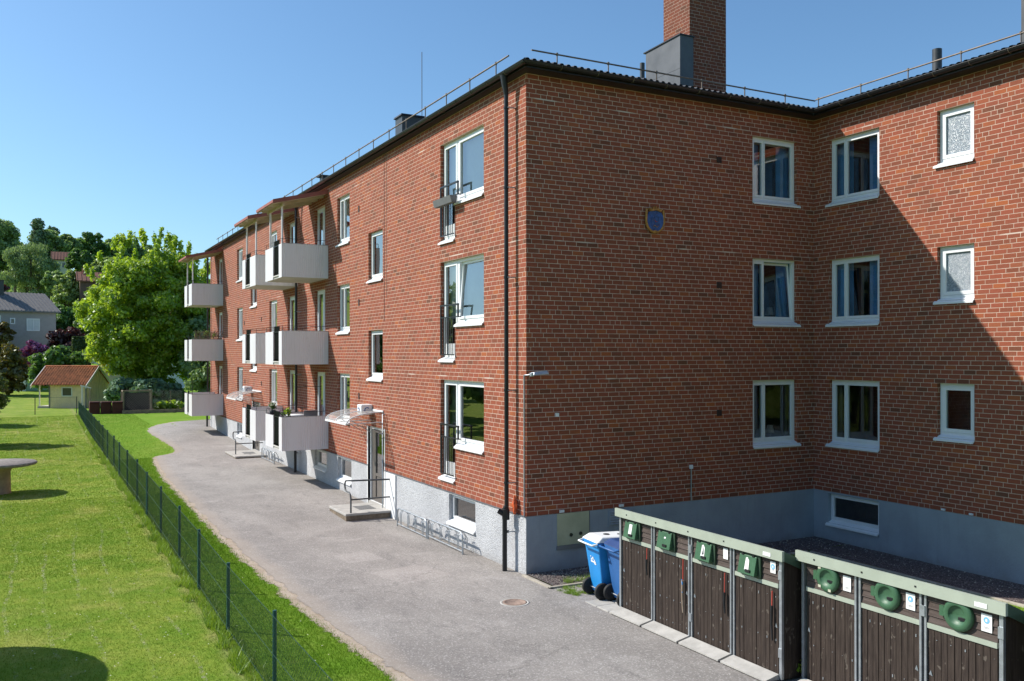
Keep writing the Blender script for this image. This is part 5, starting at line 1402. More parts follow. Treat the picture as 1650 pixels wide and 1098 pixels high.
def netting(x0, x1, z0, z1, y, st, vs, quads):
    r = .0032; h = z1 - z0; x = x0 - h
    while x < x1:
        for s in (0, 1):
            A = [x, z0]; B = [x + h, z1]
            if s: A[1], B[1] = z1, z0
            for p, q in ((A, B), (B, A)):
                if p[0] < x0: f = (x0 - p[0]) / (q[0] - p[0]); p[1] += (q[1] - p[1]) * f; p[0] = x0
                if p[0] > x1: f = (x1 - p[0]) / (q[0] - p[0]); p[1] += (q[1] - p[1]) * f; p[0] = x1
            if abs(A[0] - B[0]) < .02: continue
            i0 = len(vs)
            for e in (A, B): vs += [(e[0], y + r, e[1] + r), (e[0], y - r, e[1]), (e[0], y, e[1] - r)]
            for j in range(3): quads.append((i0 + j, i0 + (j + 1) % 3, i0 + 3 + (j + 1) % 3, i0 + 3 + j))
        x += st
netting(-3.0, -1.25, -.8, .6, 50.25, .16, vs, quads)
b = MB(); b.mesh(vs, quads, NETM); b.build('wire_netting', t)
t = thing('raised_bed', 'long low timber raised bed at the far edge of the lawn', 'raised bed', (-1, 50.4, -.85))
b = MB(); b.box(-3.1, 1.2, 49.95, 50.05, -.9, -.62, TIMBER); b.box(-3.1, 1.2, 51.6, 51.7, -.9, -.62, TIMBER); b.box(1.2, 1.3, 49.95, 51.7, -.9, -.62, TIMBER); b.box(-3.1, 1.2, 50.05, 51.6, -.9, -.7, mat('bed_soil', (.05, .035, .025), .95)); b.build('planks', t)
t = thing('plant_netting', 'leaning wire netting over the plants in the raised bed', 'netting', (.2, 50.6, -.7))
vs = []; quads = []; netting(-1.1, .75, -.7, .65, 50.5, .17, vs, quads)
b = MB(); b.mesh(vs, quads, NETM); b.box(-.02, .02, 50.48, 50.52, -.7, .6, TIMBER); b.build('wire_netting', t)

# ------------------------------------------------------------------ foliage
def leaves_in(centers, radii, counts, size, rng, shell=.55, droop=0, asp=1.6):
    out = []
    for c, r, n in zip(centers, radii, counts):
        d = rng.normal(size=(n, 3)); d /= np.linalg.norm(d, axis=1)[:, None] + 1e-9
        rad = (shell + (1 - shell) * rng.random(n)) ** 1.0
        p = np.array(c) + d * rad[:, None] * np.array(r)
        # leaf orientation: roughly facing outwards/up
        nrm = d * .7 + rng.normal(size=(n, 3)) * .55 + np.array([0, 0, .35]); nrm /= np.linalg.norm(nrm, axis=1)[:, None]
        t = np.cross(nrm, rng.normal(size=(n, 3))); t /= np.linalg.norm(t, axis=1)[:, None] + 1e-9
        if droop: t = t * (1 - droop) + np.array([0, 0, -1]) * droop; t /= np.linalg.norm(t, axis=1)[:, None]
        s = np.cross(nrm, t)
        sz = size * (.6 + .8 * rng.random(n))[:, None]
        a = p - t * sz * .5 * asp; bq = p + s * sz * .5 + nrm * sz * .1; cq = p + t * sz * .5 * asp; e = p - s * sz * .5 + nrm * sz * .1
        out.append(np.stack([a, bq, cq, e], 1))
    return np.concatenate(out)
def tree(name, lab, base, h, cr, leafm, nleaf, lsize, rng_seed, trunk_h=None, group=None, nclump=60, trunk_r=None, cat='tree', shape='round', clump_r=.32, spikes=0, cz=None, droop=0, asp=1.6, kindlimb=5, lean=0):
    """cr = (rx, ry, rz) crown radii; crown centre height cz above base"""
    rng = np.random.default_rng(rng_seed); rr = random.Random(rng_seed)
    bx, by, bz = base; cz = cz if cz is not None else h - cr[2]; c0 = np.array([bx + lean, by, bz + cz])
    t = thing(name, lab, cat, base, group)
    tr = trunk_r or h * .022
    cen = []; rad = []
    for i in range(nclump):
        d = rng.normal(size=3); d /= np.linalg.norm(d); u = (.35 + .65 * rng.random() ** .5)
        if shape == 'cone':
            zz = rng.random() ** 1.3 * 2 - 1; w_ = (1 - (zz + 1) / 2) * .95 + .06; a = rng.random() * 2 * pi; q = rng.random() ** .4
            d = np.array([cos(a) * w_ * q, sin(a) * w_ * q, zz]); u = 1
        p = c0 + d * u * np.array(cr) * (1 - clump_r * .6)
        if p[2] < bz + .12 * h and shape != 'bush': p[2] = bz + .12 * h + rng.random() * .1 * h
        s = clump_r * (.6 + .7 * rng.random()); cen.append(p); rad.append(np.array(cr).mean() * s * np.array([1, 1, .75]))
    for i in range(spikes):
        a = rng.random() * 2 * pi; q = rng.random() ** .5
        p = c0 + np.array([cos(a) * q * cr[0] * .95, sin(a) * q * cr[1] * .95, cr[2] * math.sqrt(max(0, 1 - q * q * .8))]); cen.append(p + np.array([0, 0, .2 + .5 * rng.random()])); rad.append(np.array([.22, .22, .6]) * (h / 13))
    vol = np.array([r[0] * r[1] * r[2] for r in rad]) ** .6; cnt = np.maximum(6, (nleaf * vol / vol.sum())).astype(int)
    V = leaves_in(cen, rad, cnt, lsize, rng, .35, droop, asp)
    V[:, :, 2] = np.maximum(V[:, :, 2], bz + .03)
    leafmesh('crown', V, leafm, t)
    b = MB(); th = trunk_h or cz * .9
    top = (bx + lean * .6, by, bz + max(th, cz + cr[2] * .35))
    b.tube([(bx, by, bz - .2), (bx + rr.uniform(-.1, .1), by, bz + th * .5), (bx + lean * .4 + rr.uniform(-.1, .1), by, bz + th), top], tr, BARK, 9, r2=tr * .35)
    for i in range(kindlimb):
        p = cen[(i * 7) % len(cen)]; s0 = (bx + lean * .3, by, bz + th * (.55 + .09 * i)); mid = tuple((np.array(s0) + p) / 2 + np.array([0, 0, -.04 * h]))
        b.tube([s0, mid, tuple(p)], tr * .45, BARK, 6, r2=tr * .1)
    b.build('trunk', t)
    return t
LF_BRIGHT = leaf_mat('linden_leaf', (.08, .18, .015), (.32, .46, .035), (.62, .64, .09), nscale=.6, trans=.55)
LF_DARK = leaf_mat('dark_leaf', (.11, .19, .075), (.24, .36, .13), (.37, .49, .19))
LF_MID = leaf_mat('mid_leaf', (.05, .12, .03), (.12, .23, .045), (.20, .32, .07))
LF_PALE = leaf_mat('pale_leaf', (.12, .19, .05), (.24, .34, .09), (.36, .44, .15))
LF_BIRCH = leaf_mat('birch_leaf', (.09, .16, .06), (.19, .28, .11), (.30, .40, .17))
LF_PURP = leaf_mat('copper_leaf', (.03, .008, .010), (.075, .018, .022), (.12, .03, .03), trans=.2)
LF_LILAC = leaf_mat('lilac_blossom', (.12, .03, .12), (.25, .07, .22), (.38, .14, .32), trans=.2)
LF_ORANGE = leaf_mat('orange_leaf', (.05, .07, .012), (.15, .12, .02), (.33, .14, .03), trans=.3)
LF_JUN = leaf_mat('juniper_leaf', (.10, .18, .10), (.20, .32, .18), (.32, .44, .26), trans=.2)
LF_CONIF = leaf_mat('conifer_leaf', (.09, .15, .08), (.17, .25, .12), (.25, .34, .17), trans=.1)
LF_HEDGE = leaf_mat('hedge_leaf', (.03, .05, .014), (.07, .105, .03), (.10, .14, .04), trans=.2)

def at(u, v, depth):   # metres along the view axis -> world x, y (only used to lay out far planting)
    a = (u - 825) / 1452.7; d = Fv + Rv * a
    return CAM.x + d.x * depth, CAM.y + d.y * depth, CAM.z - (v - 570.7) / 1452.7 * depth
# the large bright tree beside the far end of the building
tree('linden_tree', 'large bright green broadleaf tree beside the far end of the building', (.1, 60.5, -.9), 13.2, (5.6, 5.2, 5.9), LF_BRIGHT, 125000, .165, 3, trunk_h=3.2, nclump=320, clump_r=.165, spikes=70, cz=6.9, kindlimb=9, droop=.35)
tree('dark_tree', 'dark green leaning tree in the shade behind the end of the building', (4.2, 56.0, -.85), 8.5, (3.2, 3.0, 4.0), LF_DARK, 14000, .22, 5, nclump=60, cz=4.2, clump_r=.3)
tree('dark_tree', 'dark shrubby tree between the netting and the building end', (2.9, 52.6, -.85), 4.6, (1.7, 1.7, 2.3), LF_DARK, 9000, .16, 6, nclump=40, cz=2.3, clump_r=.33, shape='bush')
# left foreground trees cut by the picture edge
tree('small_tree', 'rounded small tree with brownish tips at the left edge of the lawn', (-10.9, 33.5, -1.08), 3.9, (1.62, 1.7, 1.75), leaf_mat('brown_tipped_leaf', (.05, .08, .025), (.12, .16, .045), (.38, .34, .16)), 11000, .10, 8, nclump=110, cz=2.2, trunk_h=1.4, clump_r=.22, kindlimb=6)
tree('small_tree', 'second small tree left of the lawn, behind the round topped one', (-12.4, 45.5, -1.0), 4.3, (1.6, 1.6, 1.8), LF_MID, 7000, .13, 9, nclump=40, cz=2.5)
# shrubs behind the sheds
def shrub(name, lab, u, v, depth, wpx, hpx, m, n, ls, seed, cat='shrub', dz=0, **kw):
    s = depth / 1452.7; x, y, z = at(u, v, depth); r = wpx * s / 2; hh = hpx * s
    zb = z
    return tree(name, lab, (x, y, zb), hh, (r, r * .9, hh * .5), m, n, ls, seed, cat=cat, cz=hh * .5, shape='bush', trunk_h=hh * .4, **kw)
SHR = [
 ('fruit_tree', 'leafy green apple like tree right behind the cream shed', 92, 632, 78, 92, 78, LF_MID, 9000, .24, 20, 'tree'),
 ('orange_shrub', 'orange tipped shrub at the left edge in front of the grey house', 12, 640, 84, 74, 88, LF_ORANGE, 6000, .22, 21, 'shrub'),
 ('lilac_bush', 'purple flowering lilac bush under the grey house', 52, 600, 92, 56, 56, LF_LILAC, 4500, .2, 22, 'shrub'),
 ('copper_bush', 'dark red leaved bush to the right of the grey house', 110, 600, 96, 62, 82, LF_PURP, 5500, .25, 23, 'shrub'),
 ('golden_bush', 'yellow orange bush at the foot of the grey house by the left edge', 4, 575, 94, 38, 62, LF_ORANGE, 3000, .2, 24, 'shrub'),
 ('juniper_bush', 'grey green feathery juniper right of the cream shed', 203, 655, 67, 66, 50, LF_JUN, 7000, .2, 25, 'shrub'),
 ('juniper_bush', 'grey green feathery juniper above the wire cage', 243, 657, 66, 64, 50, LF_JUN, 7000, .2, 26, 'shrub'),
 ('juniper_bush', 'grey green juniper nearest the dark tree', 276, 660, 66.5, 50, 46, LF_JUN, 5000, .2, 27, 'shrub'),
 ('copper_bush', 'small copper leaved bush behind the green fence corner at the left edge', 2, 560, 110, 40, 110, LF_PURP, 2500, .3, 28, 'shrub'),
]
for s_ in SHR:
    nm, lab, u, v, dep, wp, hp, m, n, ls, sd, ct_ = s_
    shrub(nm, lab, u, v, dep, wp, hp, m, n, ls, sd, ct_, nclump=80, clump_r=.25)
t = thing('clipped_hedge', 'tall clipped hedge between the shed trees and the white house', 'hedge', (0, 90, -.5))
hx, hy, hz_ = at(131, 592, 92); t.location = (hx, hy, hz_)
rng = np.random.default_rng(5); n = 5000
pp = np.stack([rng.uniform(-.8, .8, n), rng.uniform(-.9, .9, n), rng.uniform(0, 3.1, n)], 1); k3 = rng.integers(0, 3, n)
pp[k3 == 0, 0] = np.sign(pp[k3 == 0, 0]) * .8; pp[k3 == 1, 1] = np.sign(pp[k3 == 1, 1]) * .9; pp[k3 == 2, 2] = 3.1
V = leaves_in([tuple(q) for q in (pp[:1] + [hx, hy, hz_])], [(1, 1, 1)], [1], .1, rng)
P_ = pp + np.array([hx, hy, hz_]); d = rng.normal(size=(n, 3)); d /= np.linalg.norm(d, axis=1)[:, None]; e = np.cross(d, rng.normal(size=(n, 3))); e /= np.linalg.norm(e, axis=1)[:, None]
V = np.stack([P_ - d * .12, P_ + e * .08, P_ + d * .12, P_ - e * .08], 1); leafmesh('foliage', V, LF_HEDGE, t)
b = MB(); b.box(hx - .7, hx + .7, hy - .8, hy + .8, hz_ - .3, hz_ + 2.95, LF_HEDGE); b.build('inner_mass', t)
# leafy plants in the bed
t = thing('bed_plants', 'broad leaved rhubarb like plant in the raised bed', 'plant', (-.6, 50.8, -.7))
rng = np.random.default_rng(9); V = leaves_in([(-.7 + .3 * i, 50.7, -.45 + .1 * (i % 2)) for i in range(5)], [(.35, .35, .3)] * 5, [40] * 5, .22, rng); leafmesh('leaves', V, LF_BRIGHT, t)
# hillside trees: (u, v_base, depth, width px, height px, material, kind)
HT = [
 (4, 470, 150, 60, 130, LF_DARK, 'tall dark tree at the left edge of the hillside', 'round'),
 (50, 480, 140, 96, 94, LF_BIRCH, 'weeping birch with pale grey green foliage above the grey house', 'droop'),
 (62, 430, 175, 50, 86, LF_CONIF, 'dark spruce with a pointed top on the ridge', 'cone'),
 (85, 420, 182, 44, 62, LF_CONIF, 'second dark spruce on the ridge, just right of the tallest', 'cone'),
 (78, 440, 178, 70, 76, LF_DARK, 'broad dark tree on the ridge behind the spruces', 'round'),
 (112, 430, 185, 36, 56, LF_DARK, 'narrow dark tree on the ridge in front of the sky', 'round'),
 (148, 432, 190, 62, 60, LF_MID, 'rounded mid green tree on the ridge, left of the saddle', 'round'),
 (182, 430, 200, 54, 48, LF_DARK, 'low dark tree on the ridge above the red roofed house', 'round'),
 (208, 430, 205, 52, 42, LF_DARK, 'dark tree on the ridge beside the big bright tree', 'round'),
 (232, 428, 215, 50, 36, LF_DARK, 'distant dark tree on the ridge behind the bright tree top', 'round'),
 (131, 438, 158, 50, 38, LF_MID, 'pale round tree between the two red roofs', 'round'),
 (113, 530, 120, 62, 98, LF_PALE, 'pale olive tree right of the grey house roof', 'round'),
 (100, 575, 108, 56, 90, LF_MID, 'mid green tree behind the grey house corner', 'round'),
 (143, 580, 104, 52, 80, LF_MID, 'mid green tree left of the white house', 'round'),
 (172, 470, 150, 60, 60, LF_PALE, 'pale yellowish tree behind the bright crown', 'round'),
 (172, 560, 118, 60, 96, LF_DARK, 'dark tree behind the left side of the bright crown', 'round'),
 (24, 455, 165, 50, 76, LF_MID, 'mid green tree behind the birch', 'round'),
 (300, 560, 125, 90, 120, LF_DARK, 'dark tree behind the right side of the bright crown', 'round'),
 (245, 560, 130, 90, 120, LF_DARK, 'dark tree straight behind the bright crown', 'round'),
 (-60, 480, 150, 110, 130, LF_DARK, 'dark tree beyond the left picture edge', 'round'),
 (88, 470, 132, 40, 34, LF_DARK, 'low dark shrub above the grey roof', 'round'),
]
for i, (u, v, dep, wp, hp, m, lab, kd) in enumerate(HT):
    s = dep / 1452.7; x, y, z = at(u, v, dep); g = gz(x, y); hh = hp * s + (z - g if z > g else 0)
    zt_ = z + hp * s; r = wp * s / 2; vis = hp * s
    tree('spruce_tree' if kd == 'cone' else 'birch_tree' if kd == 'droop' else 'broadleaf_tree', lab, (x, y, g), zt_ - g, (r, r * .85, vis * .53 if kd != 'cone' else (zt_ - g) * .45), m, 15000 if m is not LF_BIRCH else 20000, (.30 if kd != 'droop' else .22) * (dep / 160), 100 + i,
         nclump=100 if kd != 'cone' else 110, clump_r=.23 if kd != 'cone' else .22, cz=(zt_ - g) - vis * .52 if kd != 'cone' else (zt_ - g) * .52, shape='cone' if kd == 'cone' else 'round', group='trees on the hillside', droop=.6 if kd == 'droop' else 0)
# a wooded mass further right and left so the horizon is never bare from the side
rng = np.random.default_rng(77); cen = []; rad = []
for i in range(150):
    a = rng.uniform(-1.45, .75); D_ = rng.uniform(215, 330)
    if abs(a) < .0: continue
    x, y = CAM.x + sin(a) * D_, CAM.y + cos(a) * D_
    cen.append((x, y, gz(x, y) + 2.5)); rad.append((9, 9, 4.5 + 2 * rng.random()))
V = leaves_in(cen, rad, [230] * len(cen), 1.5, rng, .5); o = leafmesh('far_woodland', V, LF_DARK); tag(o, 'far wooded ridge closing the horizon', 'woodland', kind='stuff')
# garden trees left of the picture, mirrored in the ground floor windows; those behind the viewer are added to dim reflections
for i, (x, y, h) in enumerate(((-27, 14, 8.5), (-29, 26, 9.5), (-26, 38, 8), (-30, 4, 9), (-20.5, 50, 7.5), (-26, 57, 9), (-33, 47, 9), (-22, 66, 9), (-40, 58, 10), (-17.5, 18, 5.4), (-16.8, 24.5, 5.8), (-17.5, 31, 6.2), (-18.2, 38, 6.6), (-17.0, 44, 6.2), (-20, -23, 9), (-13, -26, 9.5), (-5, -27, 9), (3, -25, 9), (-27, -14, 9))):
    tree('garden_tree', ['dark garden tree mirrored in the windows, nearest the drive end', 'tall garden tree left of the lawn', 'garden tree left of the far lawn', 'garden tree beyond the parasol', 'low garden tree off the far left corner of the lawn', 'dark garden tree behind the far left corner', 'garden tree among those far left of the lawn', 'farthest garden tree left of the sheds', 'outermost tall garden tree far left', 'low dark tree left of the stone table', 'dense dark tree left of the lawn', 'dense dark tree left of the brown tipped small tree', 'dense dark tree near the far left of the lawn', 'dense dark tree beside the second small tree', 'tall tree added behind the viewer to darken the panes, farthest left', 'tall tree added behind the viewer to darken the panes, second from left', 'tall tree added behind the viewer to darken the panes, third from left', 'tall tree added behind the viewer to darken the panes, nearest the right wing', 'tall tree added at the left behind the viewer to darken the panes'][i], (x, y, -1.1), h, ((3.4, 3.4, h * .4) if i < 9 else (2.4, 3.1, h * .45) if i < 14 else (4.5, 3.2, h * .46)), LF_DARK if i > 3 else LF_MID, 4500, .4, 300 + i, nclump=36, group='garden trees left of the lawn')

# ------------------------------------------------------------------ houses
def house(lab, u, v_base, dep, wl, wd, h, rh, wallm, roofm, wins=(), chim=(), rot=0, name='house', ov=.4, base=None):
    x, y, z = at(u, v_base, dep)
    if base is not None: z = base
    t = thing(name, lab, 'house', (x, y, z))
    ax = (AX * cos(rot) + DP * sin(rot)); dp = (DP * cos(rot) - AX * sin(rot))
    def P(a, d, zz): q = Vector((x, y, z)) + ax * a + dp * d; return (q.x, q.y, z + zz)
    b = MB(); b.face([P(0, 0, -2), P(wl, 0, -2), P(wl, 0, h), P(0, 0, h)], wallm); b.face([P(0, wd, -2), P(wl, wd, -2), P(wl, wd, h), P(0, wd, h)], wallm)
    for a in (0, wl): b.face([P(a, 0, -2), P(a, wd, -2), P(a, wd, h), P(a, wd / 2, h + rh), P(a, 0, h)], wallm)
    b.build('wall', t)
    b = MB(); o_ = ov; k_ = rh / (wd / 2)
    for s in (0, 1):
        f = (lambda d: d) if not s else (lambda d: wd - d)
        p = [P(-o_, f(-o_), h - o_ * k_), P(wl + o_, f(-o_), h - o_ * k_), P(wl + o_, f(wd / 2), h + rh), P(-o_, f(wd / 2), h + rh)]
        b.hexa(p + [(q[0], q[1], q[2] + .15) for q in p], roofm)
        n = int(wl / .35)
        for i in range(n):
            a = -o_ + (wl + 2 * o_) * i / n
            p = [P(a, f(-o_), h - o_ * k_ + .15), P(a + .1, f(-o_), h - o_ * k_ + .15), P(a + .1, f(wd / 2), h + rh + .15), P(a, f(wd / 2), h + rh + .15)]
            b.hexa(p + [(q[0], q[1], q[2] + .05) for q in p], roofm)
    o = b.build('roof', t)
    for (a, d, z1, w_) in chim:
        b = MB(); zb = h; b.hexa([P(a, d, zb), P(a + w_, d, zb), P(a + w_, d + w_, zb), P(a, d + w_, zb), P(a, d, z1), P(a + w_, d, z1), P(a + w_, d + w_, z1), P(a, d + w_, z1)], DARKM if roofm is ROOFG else REDBR)
        b.hexa([P(a - .06, d - .06, z1), P(a + w_ + .06, d - .06, z1), P(a + w_ + .06, d + w_ + .06, z1), P(a - .06, d + w_ + .06, z1), P(a - .06, d - .06, z1 + .1), P(a + w_ + .06, d - .06, z1 + .1), P(a + w_ + .06, d + w_ + .06, z1 + .1), P(a - .06, d + w_ + .06, z1 + .1)], BLACK); b.build('chimney', t)
    fn = lambda a, zz, d: P(a, d, zz)
    for (a0, a1, z0, z1, kind) in wins:
        b = MB(); ring(b, fn, a0, a1, z0, z1, .1, -.06, .0, WHITEPAINT)
        if a1 - a0 > 1: frame_box(b, fn, (a0 + a1) / 2 - .05, (a0 + a1) / 2 + .05, z0 + .1, z1 - .1, -.05, 0, WHITEPAINT)
        w_ = b.build('window', t)
        b = MB(); b.face([fn(a0 + .1, z0 + .1, -.02), fn(a1 - .1, z0 + .1, -.02), fn(a1 - .1, z1 - .1, -.02), fn(a0 + .1, z1 - .1, -.02)], BLIND if kind else mat('dim_shed_glass', (.07, .07, .065), .1)); b.build('pane', w_)
    return t, P
REDBR = mat('red_chimney_brick', (.30, .10, .07), .85, var=.2, scale=5)
REDROOF = mat('red_brown_roof', (.19, .085, .06), .85, var=.2, scale=3)
# grey house: left edge of picture; wall right end at u=87, eave v=503
house('two storey grey rendered house with a dark grey roof at the left edge', -78, 600, 92, 10.2, 8.2, 6.6, 2.0, HOUSEW, ROOFG,
      wins=((7.3 - .15, 8.5 - .0, 4.4, 5.75, 1), (5.5, 6.0, 5.1, 5.75, 0), (3.4, 4.6, 4.9, 6.0, 0)), chim=((5.0, 3.2, 9.9, 1.0), (3.7, 4.6, 9.7, .6)), rot=.84)
house('pale yellow house with a red roof high on the hillside', 86, 440, 160, 2.6, 4, 2.6, 1.3, HOUSEWH, REDROOF, wins=((1.3, 2.0, 1.0, 2.0, 0),), rot=.45)
house('red roofed house with a brick chimney half hidden by trees', 129, 462, 118, 2.3, 4, .9, 1.1, mat('brown_house_wall', (.14, .09, .07), .9), REDROOF, rot=.5, chim=((.35, 1.4, 2.6, .5),))
ht, HP = house('white house with a railed balcony behind the bright tree', 157, 600, 96, 9, 7, 5.4, 1.6, HOUSEWH, REDROOF, wins=((3.2, 4.4, 2.6, 3.9, 0),), name='house')
b = MB(); fnh = lambda a, zz, d: HP(a, d, zz)
ring(b, fnh, -1.15, -.02, 1.1, 2.1, .06, -.1, -.04, WHITEPAINT)
for i in range(9): frame_box(b, fnh, -1.1 + i * .12, -1.07 + i * .12, 1.15, 2.05, -.09, -.05, GALV)
frame_box(b, fnh, -1.2, 0, .95, 1.08, -.1, 1.2, WHITEPAINT); b.build('balcony_railing', ht)
t = thing('retaining_wall', 'low pale wall at the foot of the white house garden', 'wall', (at(188, 640, 84)))
x, y, z = at(160, 640, 84)
b = MB(); p0 = Vector((x, y, -1)); q0 = p0 + AX * 4.5
b.hexa([(p0.x, p0.y, -1), (q0.x, q0.y, -1), (q0.x + DP.x * .4, q0.y + DP.y * .4, -1), (p0.x + DP.x * .4, p0.y + DP.y * .4, -1), (p0.x, p0.y, 2.0), (q0.x, q0.y, 2.0), (q0.x + DP.x * .4, q0.y + DP.y * .4, 2.0), (p0.x + DP.x * .4, p0.y + DP.y * .4, 2.0)], mat('pale_sandy_wall', (.45, .38, .3), .9)); b.build('wall', t)

# ------------------------------------------------------------------ grass blades and tufts
def grass(name, lab, regions, m, seed):
    rng = np.random.default_rng(seed); out = []
    for (x0, x1, y0, y1, n, h, wd) in regions:
        x = rng.uniform(x0, x1, n); y = rng.uniform(y0, y1, n)
        if -6 < x0 < -4 and x1 < 0:
            kk = x < np.interp(y, dly, dlx) - .14 + rng.normal(size=n) * .06; x, y = x[kk], y[kk]; n = len(x)
        z = np.array([gz(a, b_) for a, b_ in zip(x, y)]); a = rng.uniform(0, 2 * pi, n); hh = h * (.5 + rng.random(n)); l = rng.normal(size=(n, 2)) * hh[:, None] * .45
        p = np.stack([x, y, z], 1); s = np.stack([np.cos(a), np.sin(a), np.zeros(n)], 1) * wd
        tip = p + np.stack([l[:, 0], l[:, 1], hh], 1)
        out.append(np.stack([p - s, p + s, tip], 1))
    return leafmesh(name, np.concatenate(out), m)
GR = blade_mat('grass_blade')
reg = [(-10.6, -5.6, 34, 50, 20000, .02, .014), (-10, -5.6, -4.5, 4, 70000, .018, .0035), (-10.2, -5.6, 4, 14, 65000, .02, .006), (-10.3, -5.6, 14, 34, 40000, .022, .01)]
for (ya, yb, n) in ((-4.8, 4, 32000), (4, 14, 24000), (14, 24, 15000), (24, 50, 16000)):
    reg += [(-5.65, -2.5 if ya > 20 else -4.0, ya, yb, int(n * 1.4), .028, .004 if ya < 0 else .007)]
o = grass('lawn_grass', '', reg, GR, 4); tag(o, 'short mown grass of the lawn and the verge', 'grass', kind='stuff')
reg = [(-5.88, -5.6, -5, 6, 5200, .075, .006), (-5.88, -5.6, 6, 30, 6000, .08, .009), (-5.9, -5.55, 30, 50, 3000, .1, .014)]
for i in range(70):
    y = random.uniform(-4, 30); x = -5.85 + random.gauss(0, .06); reg.append((x - .08, x + .08, y - .15, y + .15, 70, .13, .007))
for i in range(40):
    y = random.uniform(-1.7, -1.1); x = random.uniform(-.05, .6); reg.append((x - .05, x + .05, y - .05, y + .05, 60, .05, .004))
for i in range(20):
    x = random.uniform(.3, 1.2); reg.append((x - .05, x + .05, -.98, -.85, 25, .12, .004))
reg.append((1.0, 6.2, -6, -1.1, 16000, .05, .006))
reg.append((4.4, 6.2, -14, -6, 6000, .06, .006))
o = grass('fence_line_grass', '', reg, leaf_mat('long_grass', (.12, .22, .02), (.22, .35, .035), (.36, .42, .08), trans=.35), 6); tag(o, 'longer uncut grass along the fence foot and the courtyard edges', 'grass', kind='stuff')
rng = np.random.default_rng(31); n = 420
fx_ = rng.uniform(-10, -4.5, n); fy_ = rng.uniform(-4, 24, n); P_ = np.stack([fx_, fy_, np.array([gz(a, b_) + .035 for a, b_ in zip(fx_, fy_)])], 1)
r_ = .012; V = np.stack([P_ + [-r_, 0, 0], P_ + [0, -r_, .004], P_ + [r_, 0, 0], P_ + [0, r_, .004]], 1)
o = leafmesh('lawn_flowers', V, leaf_mat('clover_flower', (.6, .6, .5), (.75, .72, .6), (.7, .55, .05), trans=.1)); tag(o, 'tiny pale clover heads and dandelions scattered in the grass', 'flowers', kind='stuff')
# nettle like weed between the two enclosures, pot plants on the lowest balcony
def plant(name, lab, c, r, m, n, s, seed, stems=4, cat='plant'):
    rng = np.random.default_rng(seed); t = thing(name, lab, cat, c)
    V = leaves_in([(c[0], c[1], c[2] + r * .9)], [(r * .7, r * .7, r * .8)], [n], s, rng, .2); leafmesh('leaves', V, m, t)
    b = MB()
    for i in range(stems): b.tube([c, (c[0] + rng.uniform(-r, r) * .4, c[1] + rng.uniform(-r, r) * .4, c[2] + r * 1.4)], .004, m, 4)
    b.build('stem', t); return t
plant('weed_plant', 'bright green weed growing in the gap between the enclosures', (.55, -6.51, -1.12), .16, LF_BRIGHT, 60, .06, 41)
def potted(name, lab, x, y, z, m, flower, seed):
    t = plant(name, lab, (x, y, z), .16, m, 90, .055, seed)
    if flower:
        rng = np.random.default_rng(seed + 1); V = leaves_in([(x, y, z + .18)], [(.16, .16, .1)], [60], .04, rng, .6); leafmesh('flowers', V, flower, t)
    b = MB(); b.lathe((x, y, z - .14), [(.001, 0), (.08, 0), (.11, .15), (.10, .15), (.001, .13)], POTM, n=16); b.build('pot', t)
WHITEFL = leaf_mat('white_petal', (.5, .5, .45), (.7, .7, .65), (.8, .8, .75), trans=.2)
potted('potted_plant', 'white flowering pot plant at the far side of the lowest near balcony', -1.3, 15.1, 1.25, LF_MID, WHITEFL, 51)
potted('potted_plant', 'purple flowering pot plant on the lowest near balcony rail', -1.3, 13.55, 1.12, LF_DARK, LF_LILAC, 52)
potted('potted_plant', 'green pot plant beside the purple flowers on the lowest near balcony', -1.25, 13.25, 1.16, LF_BRIGHT, None, 53)
t = thing('balcony_table', 'pale round edged table on the lowest near balcony', 'table', (-.8, 13.9, .26))
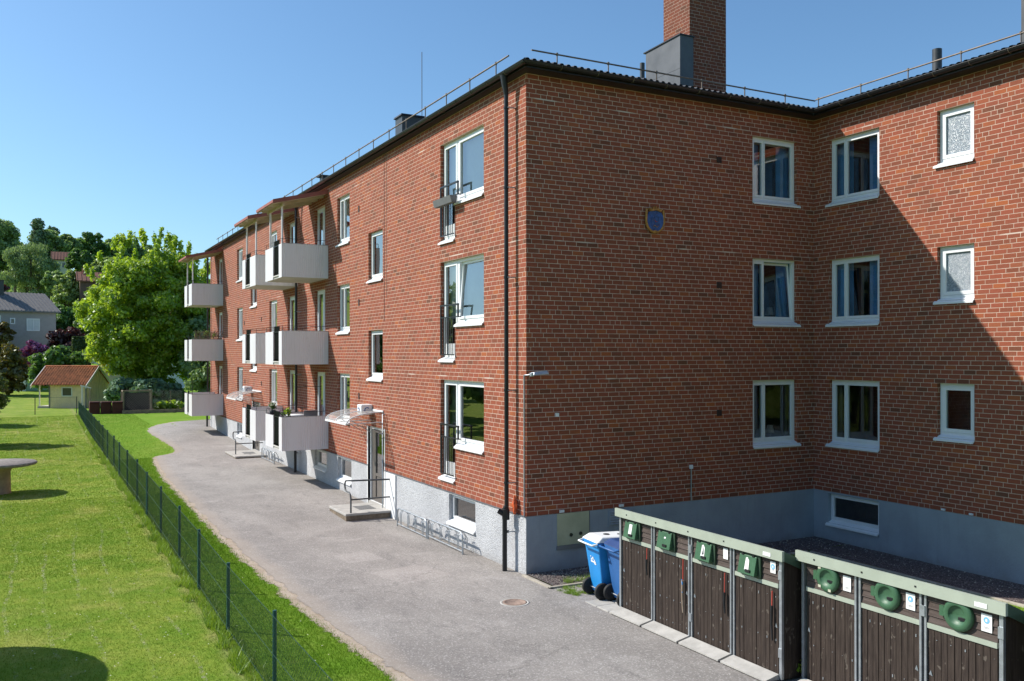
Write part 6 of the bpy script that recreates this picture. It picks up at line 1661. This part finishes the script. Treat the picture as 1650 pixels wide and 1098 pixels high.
b = MB(); b.lathe((-.75, 14.0, 1.12), [(.001, 0), (.36, 0), (.36, .03), (.001, .03)], WHITEPAINT, n=24); b.build('table_top', t)
b = MB()
for a in (0, 2.1, 4.2): b.tube([(-.75, 14.0, 1.12), (-.75 + .25 * cos(a), 14.0 + .25 * sin(a), .26)], .012, BLACK, 6)
b.build('leg', t)
t = thing('lounge_chair', 'grey folding chair backrest above the lowest near balcony', 'chair', (-.5, 13.3, .26))
b = MB(); b.box(-.75, -.3, 13.2, 13.26, .75, 1.32, GREYSHEET); b.build('backrest', t, bevel=.02)
b = MB(); b.box(-.75, -.3, 13.26, 13.7, .66, .71, GREYSHEET); b.build('seat', t)
for x in (-.73, -.32):
    for y in (13.22, 13.66): b = MB(); b.tube([(x, y, .26), (x, y, .66)], .012, BLACK, 6); b.build('leg', t)
# dead vine on the far middle balcony trellis
t = thing('trellis_vine', 'bare twiggy climber above the second balcony of the farthest stack', 'plant', (-1.0, 31.2, 3.85))
b = MB(); rr = random.Random(3)
for i in range(90):
    x = rr.uniform(-1.42, -.05); z = 3.84; p = [(x, 31.12, z)]
    for j in range(4): x += rr.uniform(-.12, .12); z += rr.uniform(.05, .14); p.append((x, 31.12 + rr.uniform(-.04, .04), z))
    b.tube(p, .007, TIMBER, 3, cap=False)
b.build('twigs', t)
V = leaves_in([(-1.2, 31.15, 4.1), (-.8, 31.15, 4.15), (-.4, 31.15, 4.05)], [(.25, .1, .2)] * 3, [70, 50, 50], .06, np.random.default_rng(2), .1); leafmesh('leaves', V, LF_PALE, t)
# planter on the upper french railing
t = thing('window_box', 'empty grey window box hanging on the top floor window railing', 'planter', (-.17, 3.45, 6.42))
b = MB(); y0, y1 = 2.98, 3.95; z = 6.44
b.hexa([(-.22, y0, z), (-.10, y0, z), (-.10, y1, z), (-.22, y1, z), (-.26, y0, z + .15), (-.085, y0, z + .15), (-.085, y1, z + .15), (-.26, y1, z + .15)], mat('grey_planter', (.15, .15, .155), .6)); b.build('box', t)
